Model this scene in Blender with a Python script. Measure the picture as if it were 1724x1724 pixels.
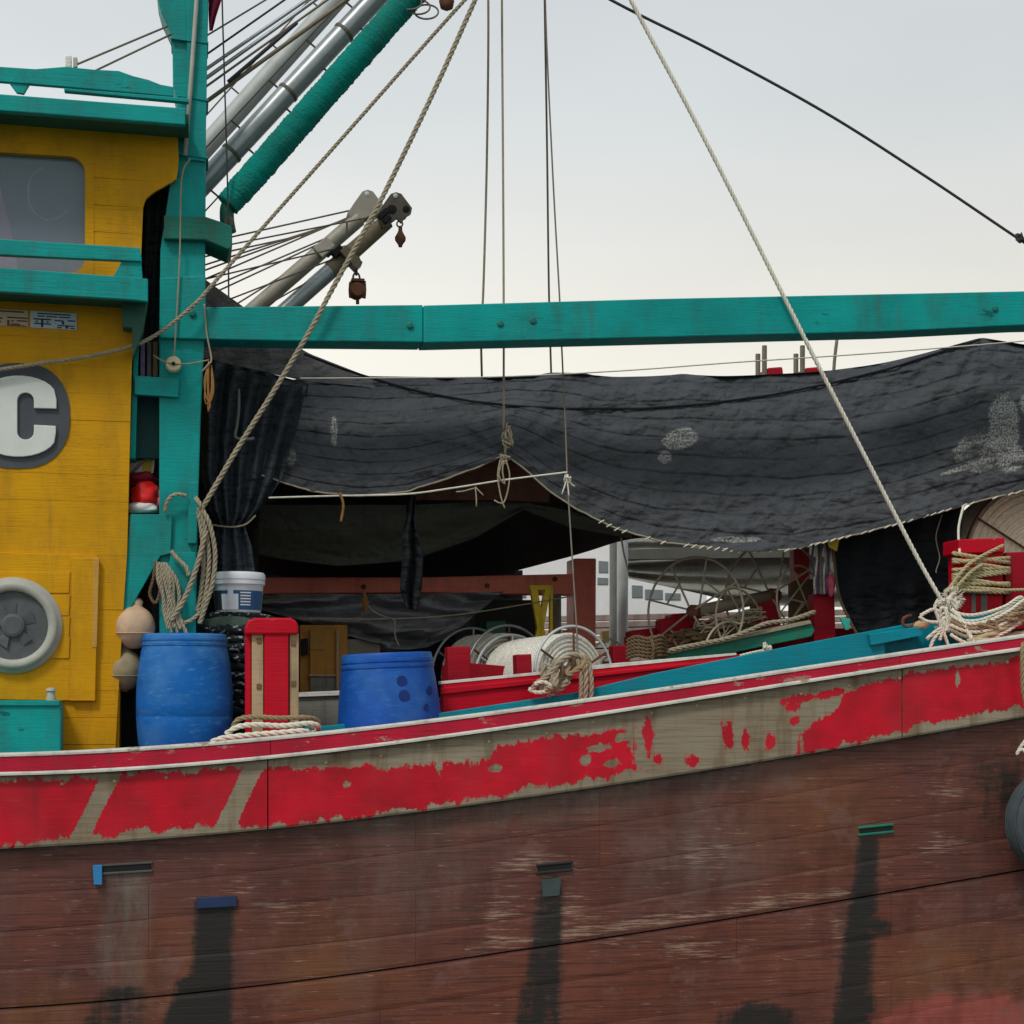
import bpy, bmesh, math, random
import numpy as np
from mathutils import Vector, Matrix, noise as mnoise
random.seed(7)
for o in list(bpy.data.objects): bpy.data.objects.remove(o)
SC = bpy.context.scene
COL = SC.collection
# ------------------------------------------------------------------ camera
F, HY, DIST, ZC, SL = 3025.0, 1180.0, 11.0, 2.5, 0.18
cam = bpy.data.cameras.new('camera'); cam.sensor_width = 36.0; cam.lens = F/1724*36
cam.shift_y = (HY-862)/1724; cam.clip_end = 5000
camo = bpy.data.objects.new('camera', cam); COL.objects.link(camo)
camo.location = (0, -DIST, ZC); camo.rotation_euler = (math.radians(90), 0, 0)
SC.camera = camo
# ------------------------------------------------------------------ sky and sun (overcast)
w = bpy.data.worlds.new('World'); SC.world = w; w.use_nodes = True
nt = w.node_tree; nt.nodes.clear(); N = nt.nodes.new; L = nt.links.new
wo = N('ShaderNodeOutputWorld'); bg = N('ShaderNodeBackground'); L(bg.outputs[0], wo.inputs[0])
SUN_EL, SUN_ROT = math.radians(52), math.radians(215)
sky = N('ShaderNodeTexSky'); sky.sky_type = 'NISHITA'; sky.sun_disc = False
sky.sun_elevation = SUN_EL; sky.sun_rotation = SUN_ROT; sky.dust_density = 5; sky.air_density = 1.5
tc = N('ShaderNodeTexCoord'); sp = N('ShaderNodeSeparateXYZ'); L(tc.outputs['Generated'], sp.inputs[0])
cr = N('ShaderNodeValToRGB'); L(sp.outputs['Z'], cr.inputs[0])
els = cr.color_ramp.elements
stops = [(0.0, (.78, .80, .77)), (.14, (.80, .81, .775)), (.19, (.78, .75, .67)), (.245, (.69, .69, .66)),
         (.31, (.61, .64, .645)), (.40, (.565, .60, .62)), (1.0, (.56, .60, .63))]
els[0].position = 0; els[0].color = (*stops[0][1], 1); els[1].position = 1; els[1].color = (*stops[-1][1], 1)
for p, c in stops[1:-1]:
    e = els.new(p); e.color = (*c, 1)
cn = N('ShaderNodeTexNoise'); cn.inputs['Scale'].default_value = 1.7; cn.inputs['Detail'].default_value = 4
mp = N('ShaderNodeMapping'); mp.inputs['Scale'].default_value = (1, 1, 3.5); L(tc.outputs['Generated'], mp.inputs[0]); L(mp.outputs[0], cn.inputs['Vector'])
mr = N('ShaderNodeMapRange'); mr.inputs[1].default_value = .3; mr.inputs[2].default_value = .7
mr.inputs[3].default_value = .94; mr.inputs[4].default_value = 1.10; L(cn.outputs[0], mr.inputs[0])
vm = N('ShaderNodeVectorMath'); vm.operation = 'SCALE'; L(cr.outputs[0], vm.inputs[0]); L(mr.outputs[0], vm.inputs['Scale'])
dt = N('ShaderNodeVectorMath'); dt.operation = 'DOT_PRODUCT'; L(tc.outputs['Generated'], dt.inputs[0]); dt.inputs[1].default_value = (-.95, .3, .0)
mr2 = N('ShaderNodeMapRange'); mr2.inputs[1].default_value = -1; mr2.inputs[2].default_value = 1; mr2.inputs[3].default_value = .76; mr2.inputs[4].default_value = 1.20; L(dt.outputs['Value'], mr2.inputs[0])
vm2 = N('ShaderNodeVectorMath'); vm2.operation = 'SCALE'; L(vm.outputs[0], vm2.inputs[0]); L(mr2.outputs[0], vm2.inputs['Scale'])
sk = N('ShaderNodeVectorMath'); sk.operation = 'SCALE'; sk.inputs['Scale'].default_value = 0.05; L(sky.outputs[0], sk.inputs[0])
mx = N('ShaderNodeMixRGB'); mx.inputs[0].default_value = 0.10; L(vm2.outputs[0], mx.inputs[1]); L(sk.outputs[0], mx.inputs[2])
L(mx.outputs[0], bg.inputs[0]); bg.inputs[1].default_value = 1.0
sd = bpy.data.lights.new('sun', 'SUN'); sd.energy = 1.5; sd.angle = math.radians(12); sd.color = (1, .96, .9)
so = bpy.data.objects.new('sun', sd); COL.objects.link(so); so.location = (-6, -8, 14)
# sun comes from behind the camera, a little to the left
sdir = Vector((-.45*math.cos(SUN_EL), -.89*math.cos(SUN_EL), math.sin(SUN_EL)))
so.rotation_euler = sdir.to_track_quat('Z', 'Y').to_euler()
sky.sun_rotation = math.atan2(sdir.x, sdir.y)
SC.view_settings.view_transform = 'Standard'; SC.view_settings.look = 'None'
SC.view_settings.exposure = 0.22; SC.view_settings.gamma = 1
SC.render.resolution_x = SC.render.resolution_y = 1024
SC.render.engine = 'CYCLES'
# ------------------------------------------------------------------ geometry helpers
EX = Vector((1, SL, 0)).normalized(); EN = Vector((-SL, 1, 0)).normalized(); EZ = Vector((0, 0, 1))
def depth(px, off):
    k = SL*(px-862)/F
    return DIST + (off + DIST*k)/(1-k)
def P(px, py, off=0.0):                      # photo pixel on the plane `off` metres inboard of the hull side
    d = depth(px, off)
    return Vector(((px-862)*d/F, d-DIST, ZC-(py-HY)*d/F))
def PX(px, off=0.0): return depth(px, off)/F # metres per photo pixel there
def lerp(a, b, t): return a+(b-a)*t
def s2l(c): return tuple((x/255/12.92 if x/255 <= .04045 else ((x/255+.055)/1.055)**2.4) for x in c)
WL = {}
class MB:
    def __init__(s): s.v = []; s.f = []; s.attr = {}
    def add(s, vs, fs):
        n = len(s.v); s.v += [Vector(x) for x in vs]; s.f += [tuple(i+n for i in f) for f in fs]; return s
    def prism(s, pts, ext):
        n = len(pts); vs = list(pts)+[p+ext for p in pts]
        fs = [tuple(range(n)), tuple(range(2*n-1, n-1, -1))]+[(i, (i+1) % n, n+(i+1) % n, n+i) for i in range(n)]
        return s.add(vs, fs)
    def box(s, c, sx, sn, sz, ax=None):
        a, b, z = ax or (EX, EN, EZ)
        vs = [c+a*(i*sx/2)+b*(j*sn/2)+z*(k*sz/2) for k in (-1, 1) for j in (-1, 1) for i in (-1, 1)]
        return s.add(vs, [(0, 1, 3, 2), (4, 6, 7, 5), (0, 4, 5, 1), (2, 3, 7, 6), (0, 2, 6, 4), (1, 5, 7, 3)])
    def lathe(s, c, axis, prof, n=32, ref=None, cap=True):
        axis = axis.normalized(); r0 = ref or (Vector((0, 0, 1)) if abs(axis.z) < .9 else Vector((1, 0, 0)))
        u = axis.cross(r0).normalized(); v = axis.cross(u)
        vs = []; fs = []
        for (r, h) in prof:
            for i in range(n):
                a = 2*math.pi*i/n; vs.append(c+axis*h+(u*math.cos(a)+v*math.sin(a))*r)
        for j in range(len(prof)-1):
            for i in range(n): fs.append((j*n+i, j*n+(i+1) % n, (j+1)*n+(i+1) % n, (j+1)*n+i))
        if cap:
            fs.append(tuple(range(n))); fs.append(tuple(range(len(prof)*n-1, (len(prof)-1)*n-1, -1)))
        return s.add(vs, fs)
    def tube(s, pts, r, n=8, closed=False, rope=False, pitch=None, rfun=None):
        m = len(pts); tang = []
        for i in range(m):
            a = pts[(i-1) % m] if (closed or i > 0) else pts[i]; b = pts[(i+1) % m] if (closed or i < m-1) else pts[i]
            t = b-a; tang.append(t.normalized() if t.length > 1e-9 else Vector((0, 0, 1)))
        up = Vector((0, 0, 1)) if abs(tang[0].z) < .9 else Vector((1, 0, 0))
        u = tang[0].cross(up).normalized(); vs = []; fs = []; ln = 0; pitch = pitch or r*7
        for i in range(m):
            t = tang[i]; u = (u-t*u.dot(t)); u = u.normalized() if u.length > 1e-6 else t.orthogonal().normalized()
            v = t.cross(u)
            if i: ln += (pts[i]-pts[i-1]).length
            ph = 2*math.pi*ln/pitch
            for k in range(n):
                a = 2*math.pi*k/n
                rr = r*(.56+.54*abs(math.cos(1.5*(a-ph)))**.7) if rope else r
                if rfun: rr *= rfun(i/max(1, m-1))
                vs.append(pts[i]+(u*math.cos(a)+v*math.sin(a))*rr)
        for i in range(m if closed else m-1):
            j = (i+1) % m
            for k in range(n): fs.append((i*n+k, i*n+(k+1) % n, j*n+(k+1) % n, j*n+k))
        if not closed: fs += [tuple(range(n)), tuple(range(m*n-1, (m-1)*n-1, -1))]
        return s.add(vs, fs)
def smoothpath(pts, step, closed=False):
    out = []; n = len(pts)
    for i in range(n if closed else n-1):
        g = lambda k: pts[k % n] if closed else pts[min(max(k, 0), n-1)]
        p0, p1, p2, p3 = g(i-1), g(i), g(i+1), g(i+2)
        m = max(2, int((p2-p1).length/step))
        for k in range(m):
            t = k/m
            out.append(.5*((2*p1)+(p2-p0)*t+(2*p0-5*p1+4*p2-p3)*t*t+(3*p1-p0-3*p2+p3)*t**3))
    if not closed: out.append(pts[-1].copy())
    return out
def tagit(o, label=None, cat=None, group=None, kind=None):
    if label: o['label'] = label
    if cat: o['category'] = cat
    if group: o['group'] = group
    if kind: o['kind'] = kind
    return o
def place(o, parent, loc):
    o.location = loc; WL[o.name] = Vector(loc)
    if parent is not None:
        o.parent = parent; o.matrix_parent_inverse = Matrix.Translation(-WL[parent.name])
def thing(name, label, cat, loc, group=None):
    o = bpy.data.objects.new(name, None); COL.objects.link(o); o.empty_display_size = .1
    place(o, None, loc); return tagit(o, label, cat, group)
def fin(mb, name, mat, parent=None, smooth=False, bevel=0, fix=True, attrs=None, uv=None, angle=None, seg=2):
    c = Vector((0, 0, 0)); lo = Vector((1e9,)*3); hi = Vector((-1e9,)*3)
    for v in mb.v:
        for k in range(3): lo[k] = min(lo[k], v[k]); hi[k] = max(hi[k], v[k])
    c = (lo+hi)/2; c.z = lo.z
    me = bpy.data.meshes.new(name); me.from_pydata([v-c for v in mb.v], [], mb.f)
    if fix:
        b = bmesh.new(); b.from_mesh(me); bmesh.ops.recalc_face_normals(b, faces=b.faces); b.to_mesh(me); b.free()
    for k, arr in (attrs or {}).items():
        a = me.attributes.new(k, 'FLOAT', 'POINT'); a.data.foreach_set('value', np.asarray(arr, dtype=np.float32))
    if uv is not None:
        u = me.uv_layers.new(name='uv'); li = np.zeros(len(me.loops), dtype=np.int32); me.loops.foreach_get('vertex_index', li)
        u.data.foreach_set('uv', np.asarray(uv, dtype=np.float32)[li].ravel())
    me.materials.append(mat)
    if smooth:
        me.polygons.foreach_set('use_smooth', [True]*len(me.polygons))
        if angle: me.set_sharp_from_angle(angle=math.radians(angle))
    o = bpy.data.objects.new(name, me); COL.objects.link(o); place(o, parent, c)
    if bevel:
        m = o.modifiers.new('bevel', 'BEVEL'); m.width = bevel; m.segments = seg; m.limit_method = 'ANGLE'; m.angle_limit = math.radians(40)
    return o
def slab(name, poly, off, th, mat, parent=None, bevel=.004):
    return fin(MB().prism([P(x, y, off) for x, y in poly], EN*th), name, mat, parent, bevel=bevel)
def pbox(name, x0, y0, x1, y1, off, th, mat, parent=None, bevel=.004):
    return slab(name, [(x0, y0), (x1, y0), (x1, y1), (x0, y1)], off, th, mat, parent, bevel)
def strands(mb, path, r, closed):
    m = len(path); u = None; ln = 0.0; S = [[], [], []]
    tot = sum((path[i]-path[i-1]).length for i in range(1, m)); turns = max(1, round(tot/(r*7.5))); pitch = tot/turns
    for i in range(m):
        a = path[(i-1) % m] if (closed or i) else path[i]; b = path[(i+1) % m] if (closed or i < m-1) else path[i]
        t = b-a; t = t.normalized() if t.length > 1e-9 else Vector((0, 0, 1))
        if u is None: u = t.cross(Vector((0, 0, 1)) if abs(t.z) < .9 else Vector((1, 0, 0)))
        u = u-t*u.dot(t); u = u.normalized() if u.length > 1e-6 else t.orthogonal().normalized(); v = t.cross(u)
        if i: ln += (path[i]-path[i-1]).length
        for k in range(3):
            q = 2*math.pi*(ln/pitch+k/3); S[k].append(path[i]+(u*math.cos(q)+v*math.sin(q))*r*.54)
    for k in range(3): mb.tube(S[k], r*.52, 7, closed)
def ropemb(pts, r, mb=None, closed=False, fancy=None):
    mb = mb or MB(); fancy = (r >= .007) if fancy is None else fancy
    pts = [Vector(p) for p in pts]
    if fancy: strands(mb, smoothpath(pts, r*.85, closed), r, closed)
    else: mb.tube(smoothpath(pts, max(.02, r*3), closed), r, 6, closed)
    return mb
def rope(name, pts, r, mat, parent=None, closed=False, fancy=None):
    return fin(ropemb(pts, r, None, closed, fancy), name, mat, parent, smooth=True)
def pp(l): return [P(*t) for t in l]
def knotmb(c, rad, r, n, mb=None, seed=1, flat=(1, .6, 1)):
    rng = random.Random(seed); pts = []
    for i in range(n):
        v = Vector((rng.gauss(0, 1), rng.gauss(0, 1), rng.gauss(0, 1))).normalized()*rad*rng.uniform(.45, 1)
        pts.append(c+EX*v.x*flat[0]+EN*v.y*flat[1]+EZ*v.z*flat[2])
    return ropemb(pts, r, mb)
def resx(poly, xs):
    a = np.array(poly, dtype=float); return [np.interp(xs, a[:, 0], a[:, k]) for k in range(1, a.shape[1])]
def sheet(name, rows, nu, nv, mat, parent=None, disp=None, byx=True, th=0.0):
    R = []
    for r in rows:
        a = np.array(r, dtype=float)
        if byx:
            xs = np.linspace(a[0, 0], a[-1, 0], nu+1); t = a[:, 0]; q = xs
        else:
            t = np.concatenate([[0], np.cumsum(np.hypot(np.diff(a[:, 0]), np.diff(a[:, 1])))]); q = np.linspace(0, t[-1], nu+1)
        cols = [np.interp(q, t, a[:, k]) for k in range(3)]
        ker = np.ones(5)/5
        cols = [np.convolve(np.pad(c, 2, mode='reflect', reflect_type='odd'), ker, 'valid') for c in cols]
        R.append(np.stack(cols, 1))
    vs = []; uv = []; m = len(rows)-1
    for j in range(nv+1):
        s = j/nv*m; i = min(int(s), m-1); f = s-i
        row = R[i]*(1-f)+R[i+1]*f
        for k in range(nu+1):
            x, y, o = row[k]
            if disp: o += disp(x, y, k/nu, j/nv)
            vs.append(P(x, y, o)); uv.append((x*.00364, y*.00364))
    fs = [(j*(nu+1)+k, j*(nu+1)+k+1, (j+1)*(nu+1)+k+1, (j+1)*(nu+1)+k) for j in range(nv) for k in range(nu)]
    o = fin(MB().add(vs, fs), name, mat, parent, smooth=True, fix=False, uv=uv)
    if th:
        md = o.modifiers.new('thickness', 'SOLIDIFY'); md.thickness = th
    return o
def nz(x, y, z=0.0): return mnoise.noise(Vector((x, y, z)))
# ------------------------------------------------------------------ materials
class NT:
    def __init__(s, name):
        s.m = bpy.data.materials.new(name); s.m.use_nodes = True; s.t = s.m.node_tree; s.n = s.t.nodes
        s.b = s.n['Principled BSDF']; s.out = s.n['Material Output']; s.geo = s.n.new('ShaderNodeNewGeometry')
    def link(s, a, b): s.t.links.new(a, b)
    def node(s, ty, **k):
        n = s.n.new(ty)
        for a, v in k.items(): setattr(n, a, v)
        return n
    def pos(s, sc=(1, 1, 1), uv=False):
        m = s.node('ShaderNodeMapping'); m.inputs['Scale'].default_value = sc
        if uv: src = s.node('ShaderNodeTexCoord').outputs['UV']
        else: src = s.geo.outputs['Position']
        s.link(src, m.inputs[0]); return m.outputs[0]
    def noise(s, scale, detail=4, sc=(1, 1, 1), rough=.55, uv=False):
        n = s.node('ShaderNodeTexNoise'); n.inputs['Scale'].default_value = scale; n.inputs['Detail'].default_value = detail
        n.inputs['Roughness'].default_value = rough; s.link(s.pos(sc, uv), n.inputs['Vector']); return n.outputs['Fac']
    def rng(s, x, a, b, c=0., d=1.):
        n = s.node('ShaderNodeMapRange'); n.inputs[1].default_value = a; n.inputs[2].default_value = b
        n.inputs[3].default_value = c; n.inputs[4].default_value = d; s.link(x, n.inputs[0]); return n.outputs[0]
    def math(s, op, a, b=None):
        n = s.node('ShaderNodeMath', operation=op)
        for i, v in enumerate((a, b)):
            if v is None: continue
            if isinstance(v, (int, float)): n.inputs[i].default_value = v
            else: s.link(v, n.inputs[i])
        return n.outputs[0]
    def mix(s, f, a, b, mode='MIX'):
        n = s.node('ShaderNodeMixRGB', blend_type=mode)
        for i, v in enumerate((f, a, b)):
            if isinstance(v, (int, float)): n.inputs[i].default_value = v
            elif isinstance(v, tuple): n.inputs[i].default_value = (*v[:3], 1)
            else: s.link(v, n.inputs[i])
        return n.outputs[0]
    def attr(s, name):
        n = s.node('ShaderNodeAttribute'); n.attribute_name = name; return n.outputs['Fac']
    def bump(s, h, strength=.3, dist=.01, prev=None):
        n = s.node('ShaderNodeBump'); n.inputs['Strength'].default_value = strength; n.inputs['Distance'].default_value = dist
        s.link(h, n.inputs['Height'])
        if prev is not None: s.link(prev, n.inputs['Normal'])
        return n.outputs[0]
    def done(s, col, rough=.5, normal=None, spec=.4, metal=0.):
        if isinstance(col, tuple): s.b.inputs['Base Color'].default_value = (*col[:3], 1)
        else: s.link(col, s.b.inputs['Base Color'])
        if isinstance(rough, (int, float)): s.b.inputs['Roughness'].default_value = rough
        else: s.link(rough, s.b.inputs['Roughness'])
        if normal is not None: s.link(normal, s.b.inputs['Normal'])
        s.b.inputs['Specular IOR Level'].default_value = spec; s.b.inputs['Metallic'].default_value = metal
        return s.m
def sc3(c, k): return tuple(x*k for x in c)
BARE = s2l((158, 146, 122))
def paint(name, rgb, rough=.5, var=.22, wear=.0, wearcol=None, dirt=.25, grain=True, gs=(.5, .5, 9), bumpd=.004, spec=.35):
    t = NT(name); c = s2l(rgb)
    n1 = t.noise(2.3, 5); n2 = t.noise(14, 6, gs)
    col = t.mix(t.rng(n1, .3, .7), sc3(c, 1-var), sc3(c, 1+var*.6))
    col = t.mix(t.rng(n2, .52, .8, 0, .45), col, sc3(c, .6))
    if dirt:
        d = t.noise(5.5, 8, (1, 1, .35), .7)
        gc = tuple(.35*a+.65*b for a, b in zip(sc3(c, .35), s2l((70, 64, 54))))
        col = t.mix(t.rng(d, .48, .72, 0, min(.8, dirt*1.7)), col, gc)
        ck = t.noise(7, 7, (.16, .16, 6), .6); ck = t.math('ABSOLUTE', t.math('SUBTRACT', ck, .5)); ckm = t.noise(1.9, 3)
        col = t.mix(t.math('MULTIPLY', t.rng(ck, 0, .006, .8, 0), t.rng(ckm, .44, .56)), col, sc3(c, .12))
        dr = t.noise(13, 5, (1, 1, .1), .6); col = t.mix(t.rng(dr, .6, .78, 0, dirt*1.6), col, s2l((84, 70, 50)))
    if wear:
        ww = t.noise(6, 9, (.7, .7, 1.6), .72)
        col = t.mix(t.rng(ww, .70-wear, .73-wear), col, wearcol or BARE)
    nm = t.bump(n2, .5, bumpd) if grain else None
    f = t.noise(160, 2); nm = t.bump(f, .12, .001, nm)
    return t.done(col, t.rng(n1, .3, .7, rough-.08, rough+.12), nm, spec)
def simple(name, rgb, rough=.6, var=.2, scale=8, bump=.2, metal=0., spec=.35, bd=.003):
    t = NT(name); c = s2l(rgb); n1 = t.noise(scale, 6, rough=.65)
    col = t.mix(t.rng(n1, .3, .7), sc3(c, 1-var), sc3(c, 1+var*.5))
    return t.done(col, rough, t.bump(n1, bump, bd), spec, metal)
TEAL = paint('teal_paint', (0, 150, 146), .5, .22, .06, s2l((8, 96, 94)), .26, spec=.2)
TEAL2 = paint('teal_blue_paint', (0, 138, 156), .45, .14, .03, s2l((40, 80, 85)), .14, spec=.2)
YEL = paint('yellow_paint', (206, 150, 2), .55, .15, .0, None, .2, spec=.2)
RED = paint('red_paint', (194, 4, 36), .5, .16, .04, BARE, .15, spec=.2)
DRED = paint('dark_red_paint', (158, 10, 34), .55, .2, .02, BARE, .2, spec=.2)
CAPRED = paint('faded_red_paint', (190, 30, 58), .55, .22, .115, s2l((164, 128, 112)), .2, spec=.2)
WHITE = paint('white_paint', (225, 222, 212), .5, .1, .085, BARE, .25)
SALMON = paint('salmon_paint', (238, 132, 112), .55, .14, .02, BARE, .25)
WOOD = paint('bare_wood', (178, 156, 122), .75, .2, 0, None, .35)
BROWNB = paint('brown_board', (190, 134, 58), .7, .2, 0, None, .3)
GREYB = paint('grey_board', (135, 132, 122), .7, .15, 0, None, .5)
GREYPAINT = simple('dark_grey_paint', (74, 78, 84), .6, .15)
LETTER = simple('letter_white', (214, 220, 214), .5, .08)
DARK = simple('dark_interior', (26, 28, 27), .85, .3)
STEEL = simple('galvanised_tube', (150, 156, 158), .38, .18, 12, .1, .55)
PALETUBE = simple('pale_tube', (196, 204, 204), .45, .12, 9, .1)
RUST = simple('rusty_iron', (104, 66, 46), .8, .4, 22, .5)
IRON = simple('weathered_iron', (98, 92, 82), .6, .3, 18, .4, .3)
BRONZE = simple('stained_boom', (120, 108, 86), .6, .3, 10, .3, .2)
WIRE = simple('steel_wire', (120, 112, 100), .6, .25, 30, .3, .3)
DWIRE = simple('dark_cord', (58, 58, 60), .8, .2, 30)
BLACKROPE = simple('black_rope', (28, 32, 36), .9, .3, 40)
R_GREY = simple('weathered_rope', (158, 148, 126), .95, .25, 30, .5)
R_TAN = simple('tan_rope', (150, 130, 100), .95, .25, 30, .5)
R_WHITE = simple('white_rope', (216, 212, 196), .92, .16, 24, .5)
R_OLIVE = simple('olive_rope', (178, 166, 128), .95, .2, 26, .5)
R_BROWN = simple('brown_rope', (112, 92, 68), .95, .3, 26, .5)
ORANGE = simple('orange_cord', (150, 108, 58), .9, .25, 30)
BUOY = simple('buoy_plastic', (196, 166, 138), .55, .25, 12, .15)
BUOY2 = simple('buoy_olive', (150, 136, 104), .6, .25, 12, .15)
BUCKETW = simple('bucket_white', (216, 222, 226), .4, .06, 12, .05)
LABELB = simple('label_blue', (38, 84, 128), .45, .1)
LABELD = simple('label_dark', (40, 52, 62), .45, .1)
STICK_B = simple('sticker_pale_blue', (176, 192, 198), .5, .06)
STICK_W = simple('sticker_cream', (190, 172, 150), .5, .06)
INK_B = simple('ink_blue', (24, 44, 92), .5, .05)
INK_R = simple('ink_brown', (104, 62, 40), .5, .05)
BAGRED = simple('bag_red', (220, 30, 30), .4, .2, 10, .4)
BAGWHITE = simple('bag_white', (226, 222, 222), .4, .1, 10, .3)
BAGPINK = simple('bag_pink', (196, 84, 112), .45, .15, 10, .4)
CLOTHMAROON = simple('cloth_maroon', (128, 20, 44), .8, .2, 10, .5)
CLOTHPINK = simple('cloth_pink', (250, 150, 180), .85, .1, 10, .3)
YSCRAP = simple('scrap_yellow', (226, 190, 60), .6, .1)
PURPLE = simple('purple_strands', (112, 96, 128), .8, .4, 20, .4)
MAGENTA = simple('magenta_cloth', (150, 40, 74), .8, .2, 10, .4)
NETGREEN = simple('green_net', (74, 92, 80), .95, .4, 60, .8, bd=.01)
TYRE = simple('tyre_rubber', (70, 78, 82), .8, .25, 14, .4)
VENTGREY = simple('vent_grey', (170, 170, 160), .55, .15, 10, .2)
VENTDARK = simple('vent_dark', (86, 90, 92), .6, .25, 12, .2)
GREENBIN = simple('green_bin', (40, 90, 66), .6, .2)
YELFRAME = simple('yellow_frame', (240, 208, 50), .55, .2, 9, .2)
CARD = simple('cardboard', (176, 132, 70), .85, .1, 12, .2)
def m_plastic_blue(name, rgb, pale):
    t = NT(name); c = s2l(rgb)
    n1 = t.noise(5, 6, (1, 1, 1.8), .6); n2 = t.noise(16, 8, (.8, .8, 3), .7); n3 = t.noise(3, 3)
    col = t.mix(t.rng(n3, .3, .7), sc3(c, .78), sc3(c, 1.1))
    col = t.mix(t.rng(n2, .54, .68, 0, .5), col, pale); n6 = t.noise(2.6, 3); col = t.mix(t.rng(n6, .48, .7, 0, .5), col, pale)
    col = t.mix(t.rng(n1, .56, .75, 0, .35), col, sc3(c, .45))
    return t.done(col, t.rng(n2, .3, .7, .4, .6), t.bump(n2, .2, .003), .25)
BLUE1 = m_plastic_blue('blue_plastic', (2, 94, 172), s2l((88, 150, 198)))
BLUE2 = m_plastic_blue('deep_blue_plastic', (20, 82, 170), s2l((62, 126, 184)))
def m_rub():
    t = NT('peeling_red_strake'); mask = t.attr('red')
    n = t.noise(6.5, 9, (1.5, 1.5, .55), .7); n2 = t.noise(26, 8, (.7, .7, 1.5), .72)
    v = t.math('ADD', mask, t.math('MULTIPLY', t.math('SUBTRACT', n, .5), .85))
    v = t.math('ADD', v, t.math('MULTIPLY', t.math('SUBTRACT', n2, .5), .24))
    n7 = t.noise(55, 6, (.5, .5, 1.3), .75); v = t.math('SUBTRACT', v, t.math('MULTIPLY', t.rng(n7, .62, .7), .16))
    m = t.rng(v, -.008, .008)
    g = t.noise(9, 7, (.35, .35, 9), .6); b1 = t.noise(1.6, 5, (1, 1, .5)); drip = t.noise(11, 5, (1, 1, .16), .6)
    wood = t.mix(t.rng(b1, .3, .7), s2l((136, 124, 104)), s2l((156, 146, 126)))
    wood = t.mix(t.rng(g, .46, .72, 0, .7), wood, s2l((104, 86, 62)))
    wood = t.mix(t.rng(drip, .5, .72, 0, .7), wood, s2l((98, 74, 48)))
    c = s2l((194, 2, 34)); r1 = t.noise(4, 5, (1, 1, 1)); r2 = t.noise(18, 7, (.3, .3, 4), .65)
    red = t.mix(t.rng(r1, .35, .65), sc3(c, .72), sc3(c, 1.12)); r3 = t.noise(1.7, 5, (1.5, 1.5, .6), .6); red = t.mix(t.rng(r3, .5, .7, 0, .5), red, s2l((172, 40, 52)))
    red = t.mix(t.rng(r2, .58, .75, 0, .35), red, s2l((205, 70, 74)))
    red = t.mix(t.rng(drip, .6, .8, 0, .45), red, s2l((120, 24, 30)))
    col = t.mix(t.rng(v, -.045, -.005, 0, .6), wood, s2l((170, 84, 78))); col = t.mix(m, col, red)
    nm = t.bump(g, .3, .003); nm = t.bump(m, .5, .0025, nm)
    return t.done(col, t.mix(m, (.8,)*3, (.45,)*3), nm, .35)
RUB = m_rub()
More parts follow.
